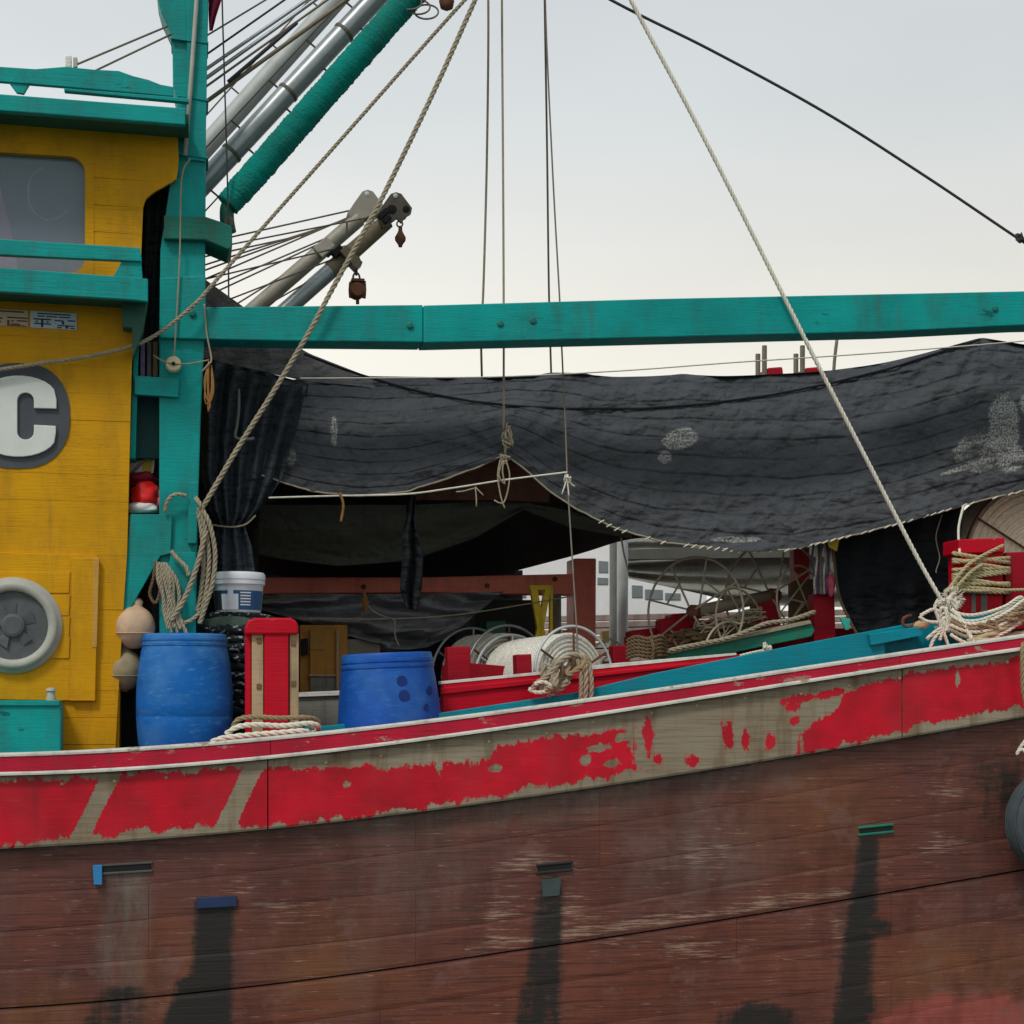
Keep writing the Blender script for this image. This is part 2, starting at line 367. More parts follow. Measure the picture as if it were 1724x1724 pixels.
def m_hull():
    t = NT('weathered_brown_hull')
    dk, pale, warm, grey, boot = [t.attr(k) for k in ('dark', 'pale', 'warm', 'grey', 'boot')]
    n1 = t.noise(1.1, 5); g = t.noise(8, 10, (.2, .2, 8), .74); sc = t.noise(13, 8, (.3, .3, 5.5), .68); big = t.noise(3.2, 6, (1, 1, .7), .6)
    col = t.mix(t.rng(n1, .3, .7), s2l((112, 58, 42)), s2l((128, 74, 58))); oi = t.node('ShaderNodeObjectInfo'); col = t.mix(t.rng(oi.outputs['Random'], 0, 1, 0, .4), col, s2l((92, 62, 64)))
    col = t.mix(t.rng(big, .45, .7, 0, .5), col, s2l((94, 66, 66)))
    col = t.mix(t.rng(g, .48, .62, 0, .75), col, s2l((62, 33, 27)))
    wv = t.math('MULTIPLY', warm, t.rng(big, .25, .65)); col = t.mix(t.math('MULTIPLY', wv, .8), col, s2l((130, 84, 50)))
    gn = t.noise(10, 6, (1.3, 1.3, .3), .65); gv = t.math('MULTIPLY', grey, t.rng(gn, .32, .62, .15, 1.1)); col = t.mix(gv, col, s2l((116, 106, 98)))
    fs_ = t.noise(30, 9, (.16, .16, 4.2), .74); pv = t.math('ADD', t.math('ADD', t.math('MULTIPLY', pale, .15), t.math('MULTIPLY', sc, .45)), t.math('MULTIPLY', fs_, .55)); pm = t.rng(pv, .63, .68)
    col = t.mix(t.math('MULTIPLY', pm, .8), col, s2l((176, 148, 128)))
    sp = t.noise(30, 6, (.2, .2, 3), .66); col = t.mix(t.rng(sp, .635, .68, 0, .8), col, s2l((168, 140, 122))); s3 = t.noise(9, 6, (.1, .1, 7), .7); col = t.mix(t.rng(s3, .66, .70, 0, .5), col, s2l((150, 118, 100)))
    bv = t.math('ADD', boot, t.math('MULTIPLY', t.math('SUBTRACT', big, .5), .8)); col = t.mix(t.rng(bv, .45, .6, 0, .75), col, s2l((170, 84, 76)))
    bl = t.noise(2.1, 7, (1.6, 1.6, .8), .65); col = t.mix(t.rng(bl, .46, .64, 0, .55), col, s2l((78, 40, 32))); bl3 = t.noise(4.5, 8, (.7, .7, 1.2), .7); col = t.mix(t.rng(bl3, .56, .64, 0, .5), col, s2l((126, 92, 84)))
    bl2 = t.noise(1.3, 6, (2.2, 2.2, .5), .6); col = t.mix(t.rng(bl2, .54, .74, 0, .32), col, s2l((116, 92, 88)))
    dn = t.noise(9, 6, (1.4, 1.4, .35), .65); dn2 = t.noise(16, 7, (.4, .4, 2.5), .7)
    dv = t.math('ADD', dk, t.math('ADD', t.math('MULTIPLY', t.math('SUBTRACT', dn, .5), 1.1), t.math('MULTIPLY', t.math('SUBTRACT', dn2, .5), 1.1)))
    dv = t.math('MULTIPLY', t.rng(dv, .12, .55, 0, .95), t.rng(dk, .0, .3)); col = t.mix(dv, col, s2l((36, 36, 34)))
    nm = t.bump(g, .6, .006); nm = t.bump(sc, .35, .004, nm)
    return t.done(col, t.rng(g, .3, .7, .36, .6), nm, .45)
HULL = m_hull()
def m_cloth(name, rgb, rub=False, crease=6., bs=.5, sheen=0.):
    t = NT(name); c = s2l(rgb)
    n1 = t.noise(1.8, 6, uv=True); n2 = t.noise(17, 7, (1.2, 1, 1), .72, uv=True); n3 = t.noise(crease, 5, (.28, 1.6, 1), .6, uv=True); n5 = t.noise(5, 4, (.16, 2.2, 1), .5, uv=True)
    wv = t.node('ShaderNodeTexWave'); wv.wave_type = 'BANDS'; wv.bands_direction = 'Y'; wv.inputs['Scale'].default_value = 45
    wv.inputs['Distortion'].default_value = 3; wv.inputs['Detail'].default_value = 2; t.link(t.pos((1, 1, 1), True), wv.inputs['Vector'])
    col = t.mix(t.rng(n1, .3, .7), sc3(c, .88), sc3(c, 1.12))
    ln = t.math('ABSOLUTE', t.math('SUBTRACT', n5, .5)); col = t.mix(t.rng(ln, .0, .010, .25, 0), col, sc3(c, .4))
    col = t.mix(t.rng(n2, .5, .72, 0, .3), col, sc3(c, 1.6))
    vo = t.node('ShaderNodeTexVoronoi'); vo.feature = 'SMOOTH_F1'; vo.inputs['Scale'].default_value = 15; vo.inputs['Smoothness'].default_value = .35
    nd = t.node('ShaderNodeTexNoise'); nd.inputs['Scale'].default_value = 9; nd.inputs['Detail'].default_value = 5; t.link(t.pos((1, 1, 1), True), nd.inputs['Vector'])
    ad = t.node('ShaderNodeVectorMath', operation='MULTIPLY_ADD'); t.link(nd.outputs['Color'], ad.inputs[0]); ad.inputs[1].default_value = (.14, .14, 0); t.link(t.pos((.75, 1.25, 1), True), ad.inputs[2]); t.link(ad.outputs[0], vo.inputs['Vector'])
    fw = t.noise(120, 2, (1, 1.6, 1), .6, uv=True); col = t.mix(t.rng(fw, .45, .7, 0, .45), col, sc3(c, 1.8)); col = t.mix(t.rng(wv.outputs[0], .2, 1, 0, .3), col, sc3(c, .55))
    if rub:
        col = t.mix(t.math('MULTIPLY', t.attr('seam'), .62), col, sc3(c, .28))
        r = t.attr('rub'); n4 = t.noise(85, 8, (1, 1, 1), .8, uv=True)
        n8 = t.noise(13, 6, (1, 1, 1), .7, uv=True); rv = t.math('MULTIPLY', t.rng(t.math('ADD', r, t.math('MULTIPLY', t.math('SUBTRACT', n8, .5), 3.)), .25, .8), t.math('MULTIPLY', t.rng(r, 0, .15), t.rng(n4, .46, .53))); col = t.mix(t.math('MULTIPLY', rv, .7), col, s2l((180, 180, 174)))
    nm = t.bump(n3, bs, .07); nm = t.bump(ln, .6, .05, nm); nm = t.bump(vo.outputs['Distance'], .7, .04, nm); nm = t.bump(n2, .6, .03, nm); nm = t.bump(wv.outputs[0], .12, .003, nm)
    return t.done(col, .85, nm, .25)
NET = m_cloth('dark_shade_net', (72, 75, 79), True, bs=.22)
NETGREY = m_cloth('grey_shade_net', (96, 94, 96))
NETB = m_cloth('black_net', (50, 54, 56))
NETGR = m_cloth('greenish_net', (84, 90, 82))
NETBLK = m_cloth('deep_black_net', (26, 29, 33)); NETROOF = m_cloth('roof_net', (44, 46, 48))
CURT = m_cloth('navy_curtain', (58, 64, 70))
TARPG = m_cloth('grey_tarp', (140, 142, 148), crease=5)
LINER = m_cloth('brown_liner', (84, 58, 48))
BGAWN = m_cloth('far_grey_awning', (124, 124, 116), crease=5)
def m_glass():
    t = NT('window_glass'); tr = t.node('ShaderNodeBsdfTransparent'); tr.inputs[0].default_value = (.8, .85, .9, 1)
    t.done(s2l((168, 184, 198)), .12, None, .5)
    mxs = t.node('ShaderNodeMixShader'); mxs.inputs[0].default_value = .34
    t.link(tr.outputs[0], mxs.inputs[1]); t.link(t.b.outputs[0], mxs.inputs[2]); t.link(mxs.outputs[0], t.out.inputs[0]); return t.m
GLASS = m_glass()
def m_water():
    t = NT('sea_water'); n = t.noise(1.6, 6, (1, 1.6, 1), .6); n2 = t.noise(7, 4)
    nm = t.bump(n, .5, .12); nm = t.bump(n2, .25, .02, nm)
    return t.done(s2l((54, 74, 66)), .08, nm, .5)
WATER = m_water()
def m_coil(name, rgb):
    t = NT(name); c = s2l(rgb); n = t.noise(90, 3, (1, 1, 1), .6); n1 = t.noise(6, 4)
    col = t.mix(t.rng(n, .42, .6), sc3(c, .72), c); col = t.mix(t.rng(n1, .4, .75, 0, .5), col, sc3(c, .6))
    return t.done(col, .9, t.bump(n, .6, .006), .2)
COILW = m_coil('white_rope_coil', (244, 242, 230)); COILG = m_coil('grey_rope_coil', (214, 208, 192))
# ------------------------------------------------------------------ setting: water
mb = MB(); R = 1500.
mb.add([(-R, -R, 0), (R, -R, 0), (R, R, 0), (-R, R, 0)], [(0, 1, 2, 3)])
tagit(fin(mb, 'water', WATER, fix=False), 'grey green harbour water around the boat', 'water', kind='structure')
# ------------------------------------------------------------------ the boat
boat = thing('fishing_boat', 'wooden fishing boat with red topped brown hull, yellow wheelhouse and teal mast', 'fishing boat', P(700, 1860, 2.0))
boat.location.z = 0; WL[boat.name].z = 0
def cubic(pts, d=3): return np.poly1d(np.polyfit([p[0] for p in pts], [p[1] for p in pts], d))
f_top = cubic([(0, 1272), (300, 1255), (560, 1232), (740, 1213), (990, 1182), (1280, 1135), (1490, 1103), (1724, 1072)])
f_mid = cubic([(0, 1303), (430, 1278), (700, 1245), (990, 1205), (1300, 1156), (1500, 1125), (1724, 1092)])
f_rub = cubic([(0, 1430), (300, 1407), (560, 1385), (800, 1357), (1000, 1326), (1300, 1278), (1500, 1245), (1724, 1208)])
XL, XR = -420, 2150
def plank(name, x0, x1, top, bot, offf, th, nv, mat, parent, step=4, attrs=None, rnd=.004, w_in=None):
    n = max(2, int((x1-x0)/step)); xs = np.linspace(x0, x1, n+1); ts = np.linspace(0, 1, nv+1)
    vs = []; A = []; m = nv+3
    for x in xs:
        yt, yb = top(x), bot(x)
        for j, t in enumerate(ts):
            y = yt+(yb-yt)*t; o = offf(x, y)
            if j in (0, nv): o += rnd
            vs.append(P(x, y, o)); A.append((x, y, t))
        ib = P(x, yb, offf(x, yb)); it = P(x, yt, offf(x, yt))
        vs.append(ib+EN*th); A.append((x, yb, 1)); vs.append(it+EN*th); A.append((x, yt, 0))
    fs = []
    for i in range(n):
        for j in range(m):
            k = (j+1) % m; fs.append((i*m+j, (i+1)*m+j, (i+1)*m+k, i*m+k))
    fs += [tuple(range(m)), tuple(range((n+1)*m-1, n*m-1, -1))]
    A = np.array(A); at = {k: f(A[:, 0], A[:, 1], A[:, 2]) for k, f in (attrs or {}).items()}
    return fin(MB().add(vs, fs), name, mat, parent, attrs=at)
def ell(x, y, cx, cy, rx, ry, p=1.): return np.clip(1-(np.abs((x-cx)/rx)**2+np.abs((y-cy)/ry)**2)**.5, 0, 1)**p
def red_mask(x, y, t):
    tb = np.interp(x, [-420, 0, 160, 400, 480, 560, 640, 700, 820, 850, 900, 960, 1060], [.04, .07, .06, .08, .12, .20, .27, .36, .36, .20, .18, .22, .22])
    bb = np.interp(x, [-420, 0, 100, 300, 450, 700, 850, 1060], [.98, .97, .90, .87, .95, .92, .90, .82])
    mk = np.minimum(np.minimum(t-tb, bb-t)*1.5, (1068-x)/240.)
    tb2 = np.interp(x, [1330, 1360, 1400, 1425, 1500, 1724, 2150], [.8, .62, .5, .2, .12, .10, .08])
    bb2 = np.interp(x, [1330, 1400, 1480, 1560, 1724, 2150], [.97, .98, .90, .84, .84, .86])
    mk2 = np.minimum(np.minimum(t-tb2, bb2-t)*1.7, (x-1345)/90.)
    mk = np.maximum(mk, mk2)
    for cx, ct, rx, rt in ((1092, .42, 6, .34), (1170, .82, 11, .09), (1228, .58, 8, .16), (1255, .66, 6, .12), (1300, .75, 9, .10), (1378, .20, 40, .045), (1335, .3, 7, .05), (1106, .74, 7, .08), (1338, .5, 7, .05)):
        mk = np.maximum(mk, .13*(1-np.sqrt(((x-cx)/rx)**2+((t-ct)/rt)**2))+.02)
    for xa, xb, w in ((190, 128, 15), (432, 374, 16)):
        d = np.abs(x-(xa+(xb-xa)*t)); mk = np.where(d < w, -.5, np.where(d < w+3, np.minimum(mk, -.02), mk))
    for cx, ct, rx, rt in ((585, .48, 10, .06), (835, .52, 10, .05), (740, .3, 10, .2), (800, .3, 12, .16), (1612, .3, 6, .16), (1010, .45, 16, .05), (1030, .7, 14, .06), (985, .6, 10, .06), (1045, .35, 12, .06)):
        mk = np.minimum(mk, .2*(np.sqrt(((x-cx)/rx)**2+((t-ct)/rt)**2)-1))
    return np.clip(mk, -.5, .42)
plank('caprail', XL, 455, f_top, f_mid, lambda x, y: -.10, .30, 6, CAPRED, boat, 12)
plank('caprail', 456, 1515, f_top, f_mid, lambda x, y: -.10, .30, 6, CAPRED, boat, 12)
plank('caprail', 1516, XR, f_top, f_mid, lambda x, y: -.10, .30, 6, CAPRED, boat, 12)
for f, nm, hh in ((f_top, 'white_edge_strip', 6.5), (f_mid, 'white_edge_strip', 6)):
    f0 = (lambda x, f=f, hh=hh: f(x)-hh*.55); f1 = (lambda x, f=f, hh=hh: f(x)+hh*.45)
    plank(nm, XL, XR, f0, f1, lambda x, y: -.108, .06, 2, WHITE, boat, 12, rnd=.002)
for a, b in ((XL, 450), (452, 1518), (1520, XR)):
    plank('rubbing_strake', a, b, lambda x: f_mid(x)+4, f_rub, lambda x, y: -.06, .10, 34, RUB, boat, 4, {'red': red_mask}, .006)
# hull planking below the strake
def hull_off(x, y): return .012+.00035*max(0, y-f_rub(x))
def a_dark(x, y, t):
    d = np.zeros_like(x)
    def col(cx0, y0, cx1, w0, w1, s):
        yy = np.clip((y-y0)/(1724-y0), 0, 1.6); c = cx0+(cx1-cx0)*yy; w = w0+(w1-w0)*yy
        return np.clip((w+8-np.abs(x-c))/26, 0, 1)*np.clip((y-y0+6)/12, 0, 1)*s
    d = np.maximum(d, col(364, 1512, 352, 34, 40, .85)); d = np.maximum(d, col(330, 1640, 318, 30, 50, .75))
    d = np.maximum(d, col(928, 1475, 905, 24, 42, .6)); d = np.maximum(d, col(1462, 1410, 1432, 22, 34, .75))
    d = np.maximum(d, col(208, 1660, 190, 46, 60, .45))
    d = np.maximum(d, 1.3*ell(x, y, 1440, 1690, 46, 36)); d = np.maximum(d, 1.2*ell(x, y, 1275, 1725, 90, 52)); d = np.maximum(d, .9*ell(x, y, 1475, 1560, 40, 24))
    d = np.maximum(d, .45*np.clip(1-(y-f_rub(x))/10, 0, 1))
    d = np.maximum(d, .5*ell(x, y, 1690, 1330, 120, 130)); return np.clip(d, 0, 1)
sA = lambda x: f_rub(x)+np.interp(x, [-420, 0, 860, 1724, 2150], [273, 270, 256, 258, 260])
def a_pale(x, y, t):
    p = .1+0*x; s = y-sA(x)
    p = np.maximum(p, np.where((x > 780) & (x < 1430), np.clip(1-np.abs(s+16)/26, 0, 1)*1.1, 0))
    p = np.maximum(p, np.where((x > 480) & (x < 900), np.clip(1-np.abs(s+5)/8, 0, 1)*.9, 0))
    for e in ((900, 1455, 130, 40), (960, 1530, 90, 60), (830, 1540, 80, 60), (1010, 1560, 80, 50), (1180, 1430, 110, 60), (1590, 1330, 60, 40), (1580, 1420, 70, 30), (1410, 1560, 24, 60), (480, 1530, 110, 50), (1150, 1600, 120, 40), (420, 1490, 60, 30)):
        p = np.maximum(p, 1.0*ell(x, y, *e, .7))
    return p
def a_warm(x, y, t):
    p = 0*x
    for e in ((1370, 1380, 150, 130), (560, 1640, 160, 120), (60, 1700, 140, 60), (270, 1630, 90, 110), (1600, 1640, 200, 100)): p = np.maximum(p, 1.2*ell(x, y, *e, .8))
    return np.clip(p, 0, 1)
def a_grey(x, y, t):
    p = np.clip(1-(y-f_rub(x))/70, 0, 1)*np.clip((x-500)/150, 0, 1)*np.clip((1400-x)/200, 0, 1)*.75
    p = np.maximum(p, .95*np.clip((52-np.abs(x-208-6*np.sin(y*.03)))/30, 0, 1)*np.clip((y-1462)/10, 0, 1)*np.clip((1740-y)/180, 0, 1))
    p = np.maximum(p, .5*ell(x, y, 1180, 1430, 170, 130)); p = np.maximum(p, .4*ell(x, y, 700, 1480, 200, 110)); return p
def a_boot(x, y, t): return np.maximum(1.5*ell(x, y, 1610, 1780, 260, 170), np.clip((y-1800)/60, 0, 1))
HA = {'dark': a_dark, 'pale': a_pale, 'warm': a_warm, 'grey': a_grey, 'boot': a_boot}
fr = [0, .26, .52, .76, 1.0, 1.27, 1.54, 1.82, 2.1, 2.5]
rng = random.Random(3)
hull = slab('hull', [(XL+20, f_rub(XL)-60), (XL+20, 2010), (XR-20, 2010), (XR-20, f_rub(XR)-60), (862, f_rub(862)-60)], .34, .06, DARK, boat)  # unseen dark inner shell, added behind the planking to block light
for i in range(len(fr)-1):
    cuts = [XL]+sorted(rng.sample([-120, 250, 640, 700, 1010, 1240, 1500, 1800], 2))+[XR]
    g = 2.2 if i == 3 else .15
    wob = (lambda x, i: 0 if i in (0, 4) else 5*math.sin(x*.0021+i*1.9)+2*math.sin(x*.006+i))
    ft = lambda x, i=i: f_rub(x)+(sA(x)-f_rub(x))*fr[i]+.3+wob(x, i)
    fb = lambda x, i=i, g=g: f_rub(x)+(sA(x)-f_rub(x))*fr[i+1]-g+wob(x, i+1)
    for a, b in zip(cuts[:-1], cuts[1:]):
        dj = rng.uniform(-.0015, .0015)+(.012 if i > 3 else 0)
        plank('hull_plank', a+.2, b-.2, ft, fb, lambda x, y, dj=dj: hull_off(x, y)+dj, .06, 9, HULL, hull, 7, HA, .004 if i in (3, 4) else .0018)
# nail heads along the strake and bolts
mb = MB()
for k in range(22):
    x = -60+k*88+random.uniform(-14, 14); t = random.choice((.10, .12, .16)); y = lerp(f_mid(x), f_rub(x), t)
    mb.lathe(P(x, y, -.066), EN, [(.006, 0), (.011, .003), (.011, .02)], 8)
o = fin(mb, 'bolt_heads', WOOD, boat); o['kind'] = 'stuff'
# deck, inner bulwark and far side (all under the canopy)
def fdeck(x): return f_top(x)+215
mb = MB(); vs = []; fs = []
xs = np.linspace(XL, XR, 40)
for x in xs:
    a = P(x, fdeck(x), .1); vs += [a, a+EN*4.3, a+EN*4.3-EZ*.06, a-EZ*.06]
for i in range(39):
    for j in range(4): fs.append((i*4+j, i*4+(j+1) % 4, i*4+4+(j+1) % 4, i*4+4+j))
fin(mb.add(vs, fs), 'deck', GREYB, boat)
mb = MB(); vs = []; fs = []
for x in xs:
    a = P(x, fdeck(x), .1)+EN*4.1; vs += [a+EZ*.72, a+EN*.08+EZ*.72, a+EN*.08-EZ*1.9, a-EZ*1.9]
for i in range(39):
    for j in range(4): fs.append((i*4+j, i*4+(j+1) % 4, i*4+4+(j+1) % 4, i*4+4+j))
fin(mb.add(vs, fs), 'far_bulwark', DRED, boat)
for x in (XL+6, XR-6):
    mb = MB(); a = P(x, f_top(x)+20, .2); b = a+EN*4.0
    mb.prism([a, b, Vector((b.x, b.y, -.3)), Vector((a.x, a.y, -.3))], EX*.05); fin(mb, 'bulkhead', HULL, boat)
# teal wash board behind the caprail and red rail behind it
def f_wash(x): return np.interp(x, [480, 560, 745, 970, 1100, 1250, 1340, 1530, 1575, XR], [1226, 1221, 1200, 1166, 1134, 1104, 1086, 1050, 1044, 960])
xs1 = np.linspace(480, 1490, 40)
slab('wash_board', [(x, f_wash(x)) for x in xs1]+[(x, f_top(x)+26) for x in xs1[::-1]], .26, .05, TEAL2, boat)
slab('wash_board', [(1460, 1064), (1530, 1050), (1572, 1045), (1700, 1022), (1700, 1110), (1460, 1150)], .36, .05, TEAL2, boat)
slab('wash_board_cap', [(1463, 1068), (1553, 1054), (1553, 1070), (1467, 1087)], .225, .12, TEAL2, boat)
slab('red_rail', [(744, 1151), (900, 1136), (1240, 1101), (1252, 1104), (1252, 1150), (744, 1235)], .52, .10, RED, boat, .01)
slab('rail_moulding', [(742, 1158), (900, 1143), (1240, 1108), (1240, 1113), (900, 1152), (742, 1170)], .50, .03, RED, boat, .006)
slab('white_rail_top', [(742, 1147), (900, 1132), (1030, 1117), (1240, 1099), (1240, 1103), (900, 1137), (742, 1152)], .515, .11, WHITE, boat, .002)
# ------------------------------------------------------------------ wheelhouse (fixed to the boat)
WO = .45
def wedge(y): return float(np.interp(y, [150, 232, 238, 262, 280, 292, 304, 316, 330, 460, 600, 850, 930, 1050, 1270, 1330], [300, 300, 301, 300, 297, 282, 262, 247, 241, 236, 222, 216, 214, 206, 194, 190]))
def tilt(y): return np.interp(y, [150, 1180], [.078, 0.])
house = pbox('wheelhouse_frame', -420, 490, 190, 1330, WO+.08, .05, DARK, boat)
ys = list(range(196, 1320, 46))
for a, b in zip(ys[:-1], ys[1:]):
    a2, b2 = a+.35, b-.35
    segs = [(-420, None)]
    if b > 258 and a < 455: segs = [(-420, -150), (146, None)]
    for x0, x1 in segs:
        if x1 is None:
            e = [(wedge(y), y) for y in np.linspace(a2, b2, 7)]
            poly = [(x0, a2+tilt(a)*x0)]+[(x, y+tilt(a)*x) for x, y in e]+[(x0, b2+tilt(b)*x0)]
        else: poly = [(x0, a2+tilt(a)*x0), (x1, a2+tilt(a)*x1), (x1, b2+tilt(b)*x1), (x0, b2+tilt(b)*x0)]
        slab('wall_plank', poly, WO+random.uniform(-.002, .002), .03, YEL, house, .0016)
# side return of the house (going inboard) and its dark interior
slab('wheelhouse_end', [(190, 320), (214, 320), (200, 1320), (176, 1320)], WO+.035, 2.6, YEL, boat)
# window with rounded corners
def rrect(x0, y0, x1, y1, r, tl=0., n=6):
    pts = []
    for cx, cy, a0 in ((x1-r, y0+r, -90), (x1-r, y1-r, 0), (x0+r, y1-r, 90), (x0+r, y0+r, 180)):
        for k in range(n+1):
            a = math.radians(a0+90*k/n); x = cx+r*math.cos(a); y = cy+r*math.sin(a); pts.append((x, y+tl*x))
    return pts
win = slab('window', [(x, y+.07*x) for x, y in [(-150, 240), (146, 240), (146, 462), (-150, 462)]], WO+.055, .01, GLASS, boat, 0)
inner = rrect(-140, 256, 143, 452, 26, .06); outer = [(x, y) for x, y in rrect(-154, 238, 158, 470, 3, .065)]
mb = MB(); n = len(inner)
vi = [P(x, y, WO-.004) for x, y in inner]; vo = [P(x, y, WO-.004) for x, y in outer]
vs = vi+vo+[v+EN*.05 for v in vi]+[v+EN*.05 for v in vo]
fs = []
for i in range(n):
    j = (i+1) % n; fs += [(i, j, n+j, n+i), (2*n+i, 3*n+i, 3*n+j, 2*n+j), (i, 2*n+i, 2*n+j, j), (n+i, n+j, 3*n+j, 3*n+i)]
fin(mb.add(vs, fs), 'window_frame', YEL, win)
sheet('curtain', [[(-120, 270, WO+.09), (-4, 300, WO+.09)], [(-120, 380, WO+.09), (18, 385, WO+.09)], [(-120, 480, WO+.09), (34, 475, WO+.09)]], 20, 20, CLOTHPINK, win, lambda x, y, u, v: .02*math.sin(u*22))
mb = MB(); mb.tube(smoothpath([P(84+36*math.cos(a), 318+38*math.sin(a)+ (14 if math.sin(a) > 0 else 0), WO+.12) for a in np.linspace(.6, 4.4, 14)], .02), .006, 6)
fin(mb, 'reflection_arc', BUCKETW, win, smooth=True)  # white tube modelled to imitate the ring-shaped reflection in the glass
# interior wall so that the window looks into a dim room
pbox('inner_wall', -420, 240, 180, 560, WO+.9, .04, GREYB, boat)
# roof
roof = slab('roof', [(-420, 128), (0, 158), (312, 182), (312, 210), (0, 186), (-420, 155)], .10, .06, TEAL, boat, .006)
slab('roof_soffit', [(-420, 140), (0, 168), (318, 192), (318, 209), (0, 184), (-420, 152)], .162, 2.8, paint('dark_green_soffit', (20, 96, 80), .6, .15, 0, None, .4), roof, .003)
slab('roof_board', [(-420, 95), (0, 112), (60, 116), (110, 112), (160, 117), (200, 119), (225, 128), (250, 134), (270, 142), (292, 146), (292, 162), (110, 146), (0, 137), (-420, 118)], .20, .04, TEAL, roof)
slab('roof_board', [(108, 148), (318, 165), (318, 172), (108, 153)], .17, .05, TEAL, roof)
for pl in ([(14, 137), (50, 141), (40, 158), (28, 156)], [(-90, 130), (-52, 134), (-62, 150), (-78, 148)]): slab('rail_support', pl, .21, .03, TEAL, roof)
slab('fitting', [(110, 94), (120, 93), (120, 113), (110, 113)], .24, .05, WHITE, roof)
slab('fitting', [(123, 96), (130, 96), (130, 113), (123, 113)], .24, .05, VENTGREY, roof)
# walkway along the house side
walk = slab('walkway', [(-420, 430), (0, 450), (249, 469), (249, 508), (225, 505), (0, 491), (-420, 470)], .10, .05, TEAL, boat, .005)
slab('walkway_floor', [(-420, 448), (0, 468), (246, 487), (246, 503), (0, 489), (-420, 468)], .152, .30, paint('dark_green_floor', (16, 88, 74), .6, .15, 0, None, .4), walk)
slab('walkway_rail', [(-420, 380), (0, 402), (236, 417), (239, 440), (0, 429), (-420, 405)], .12, .05, TEAL, walk, .005)
slab('rail_post', [(206, 438), (238, 438), (240, 470), (190, 466)], .14, .04, TEAL, walk)
slab('rail_post', [(-240, 410), (-210, 412), (-210, 445), (-240, 445)], .14, .04, TEAL, walk)
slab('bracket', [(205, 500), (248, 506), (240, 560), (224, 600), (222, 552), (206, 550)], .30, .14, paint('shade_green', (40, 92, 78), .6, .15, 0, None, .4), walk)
# stickers above the letter
def sticker(x0, x1, y0, y1, mat, ink, pattern):
    s = slab('sticker', [(x0, y0+x0*.06), (x1, y0+x1*.06), (x1, y1+x1*.06), (x0, y1+x0*.06)], WO-.008, .006, mat, boat, 0)
    mb = MB()
    for a, b, c, d in pattern:
        mb.prism([P(x, y+x*.06, WO-.0095) for x, y in ((a, b), (c, b), (c, d), (a, d))], EN*.003)
    fin(mb, 'lettering', ink, s)
sticker(51, 129, 520, 548, STICK_B, INK_B, [(63, 522.5, 119, 524.6), (63, 527, 75, 529), (78, 527, 96, 529), (99, 527, 118, 529),
    (56, 532, 86, 534.4), (60, 536, 64, 538.5), (78, 536, 82, 538.5), (57, 539.6, 86, 541.8), (69, 534, 73, 546.5),
    (92, 533, 106, 535), (114, 532, 127, 534.4), (104, 534, 108, 540), (97, 541, 126, 543), (96, 544.6, 104, 546.6), (110, 542, 115, 546.5), (118, 544.6, 126, 546.6)])
sticker(-60, 47, 520, 548, STICK_W, INK_R, [(-50, 522, 40, 524.6), (-50, 527, -20, 529), (12, 532, 47, 534.6), (12, 538, 16, 547), (18, 538, 24, 540), (18, 543, 34, 545.2), (28, 537, 46, 539.4), (12, 545.6, 44, 547.4), (-50, 534, 4, 537), (-46, 540, 2, 543)])
# painted dark ground and raised letter C
cx, cy = 30, 700
shape = [(cx+88*abs(math.cos(a))**.8*math.copysign(1, math.cos(a)), cy+89*abs(math.sin(a))**.9*math.copysign(1, math.sin(a))) for a in np.linspace(0, 2*math.pi, 41)[:-1]]
slab('letter_ground', shape, WO-.008, .006, GREYPAINT, boat, 0)
def Cshape():
    # block letter C: outer contour clockwise then the inner one back
    out = []
    for a in np.linspace(math.radians(-20), math.radians(-160), 12): out.append((31+64*math.cos(a), 668+36*math.sin(a)*1.0))
    for a in np.linspace(math.radians(160), math.radians(20), 12): out.append((31+64*math.cos(a), 733+36*math.sin(a)))
    out = [(95, 688), (95, 672)]+out[:24]+[(94, 728), (94, 717), (57, 715)]
    inn = []
    for a in np.linspace(0, math.pi, 9): inn.append((43-14*(1-math.cos(a))+14-0, 727+13*math.sin(a)))
    for a in np.linspace(math.pi, 0, 9): inn.append((43-14*(1-math.cos(a))+14-0, 674-13*math.sin(a)))
    return out+inn+[(57, 687)]
slab('letter_c', Cshape(), WO-.03, .026, LETTER, boat, .004)
# ventilator porthole in a raised panel
pan = slab('porthole_panel', [(-130, 926), (-110, 928), (150, 934), (164, 936), (162, 1180), (-130, 1176)], WO-.022, .02, YEL, boat, .003)
slab('panel_batten', [(122, 940), (166, 938), (160, 1180), (118, 1180)], WO-.04, .02, YEL, pan, .003)
slab('worn_batten_edge', [(158, 940), (167, 940), (163, 1090), (155, 1090)], WO-.044, .02, paint('worn_yellow', (196, 150, 70), .7, .15, .05, BARE, .3), pan, .003)
for y in (1000, 1038, 1075, 1110): slab('panel_board', [(-130, y-37), (118, y-37), (116, y-1.5), (-130, y-1.5)], WO-.030, .01, YEL, pan, .0025)
c0 = P(22, 1053, WO-.03); k = PX(22, WO)
por = fin(MB().lathe(c0, -EN, [(.74*78*k, 0.0), (.74*78*k, .03), (.78*78*k, .045), (.86*78*k, .05), (.93*78*k, .046), (.94*78*k, .024), (1.02*78*k, .02), (1.04*78*k, 0)], 48, cap=False), 'porthole', VENTGREY, boat, smooth=True)
fin(MB().lathe(c0, -EN, [(.77*78*k, .0), (.77*78*k, .008)], 40), 'vent_back', VENTDARK, por)
fin(MB().lathe(c0, -EN, [(.24*80*k, .008), (.24*80*k, .03), (.18*80*k, .036)], 24), 'hub', VENTDARK, por)
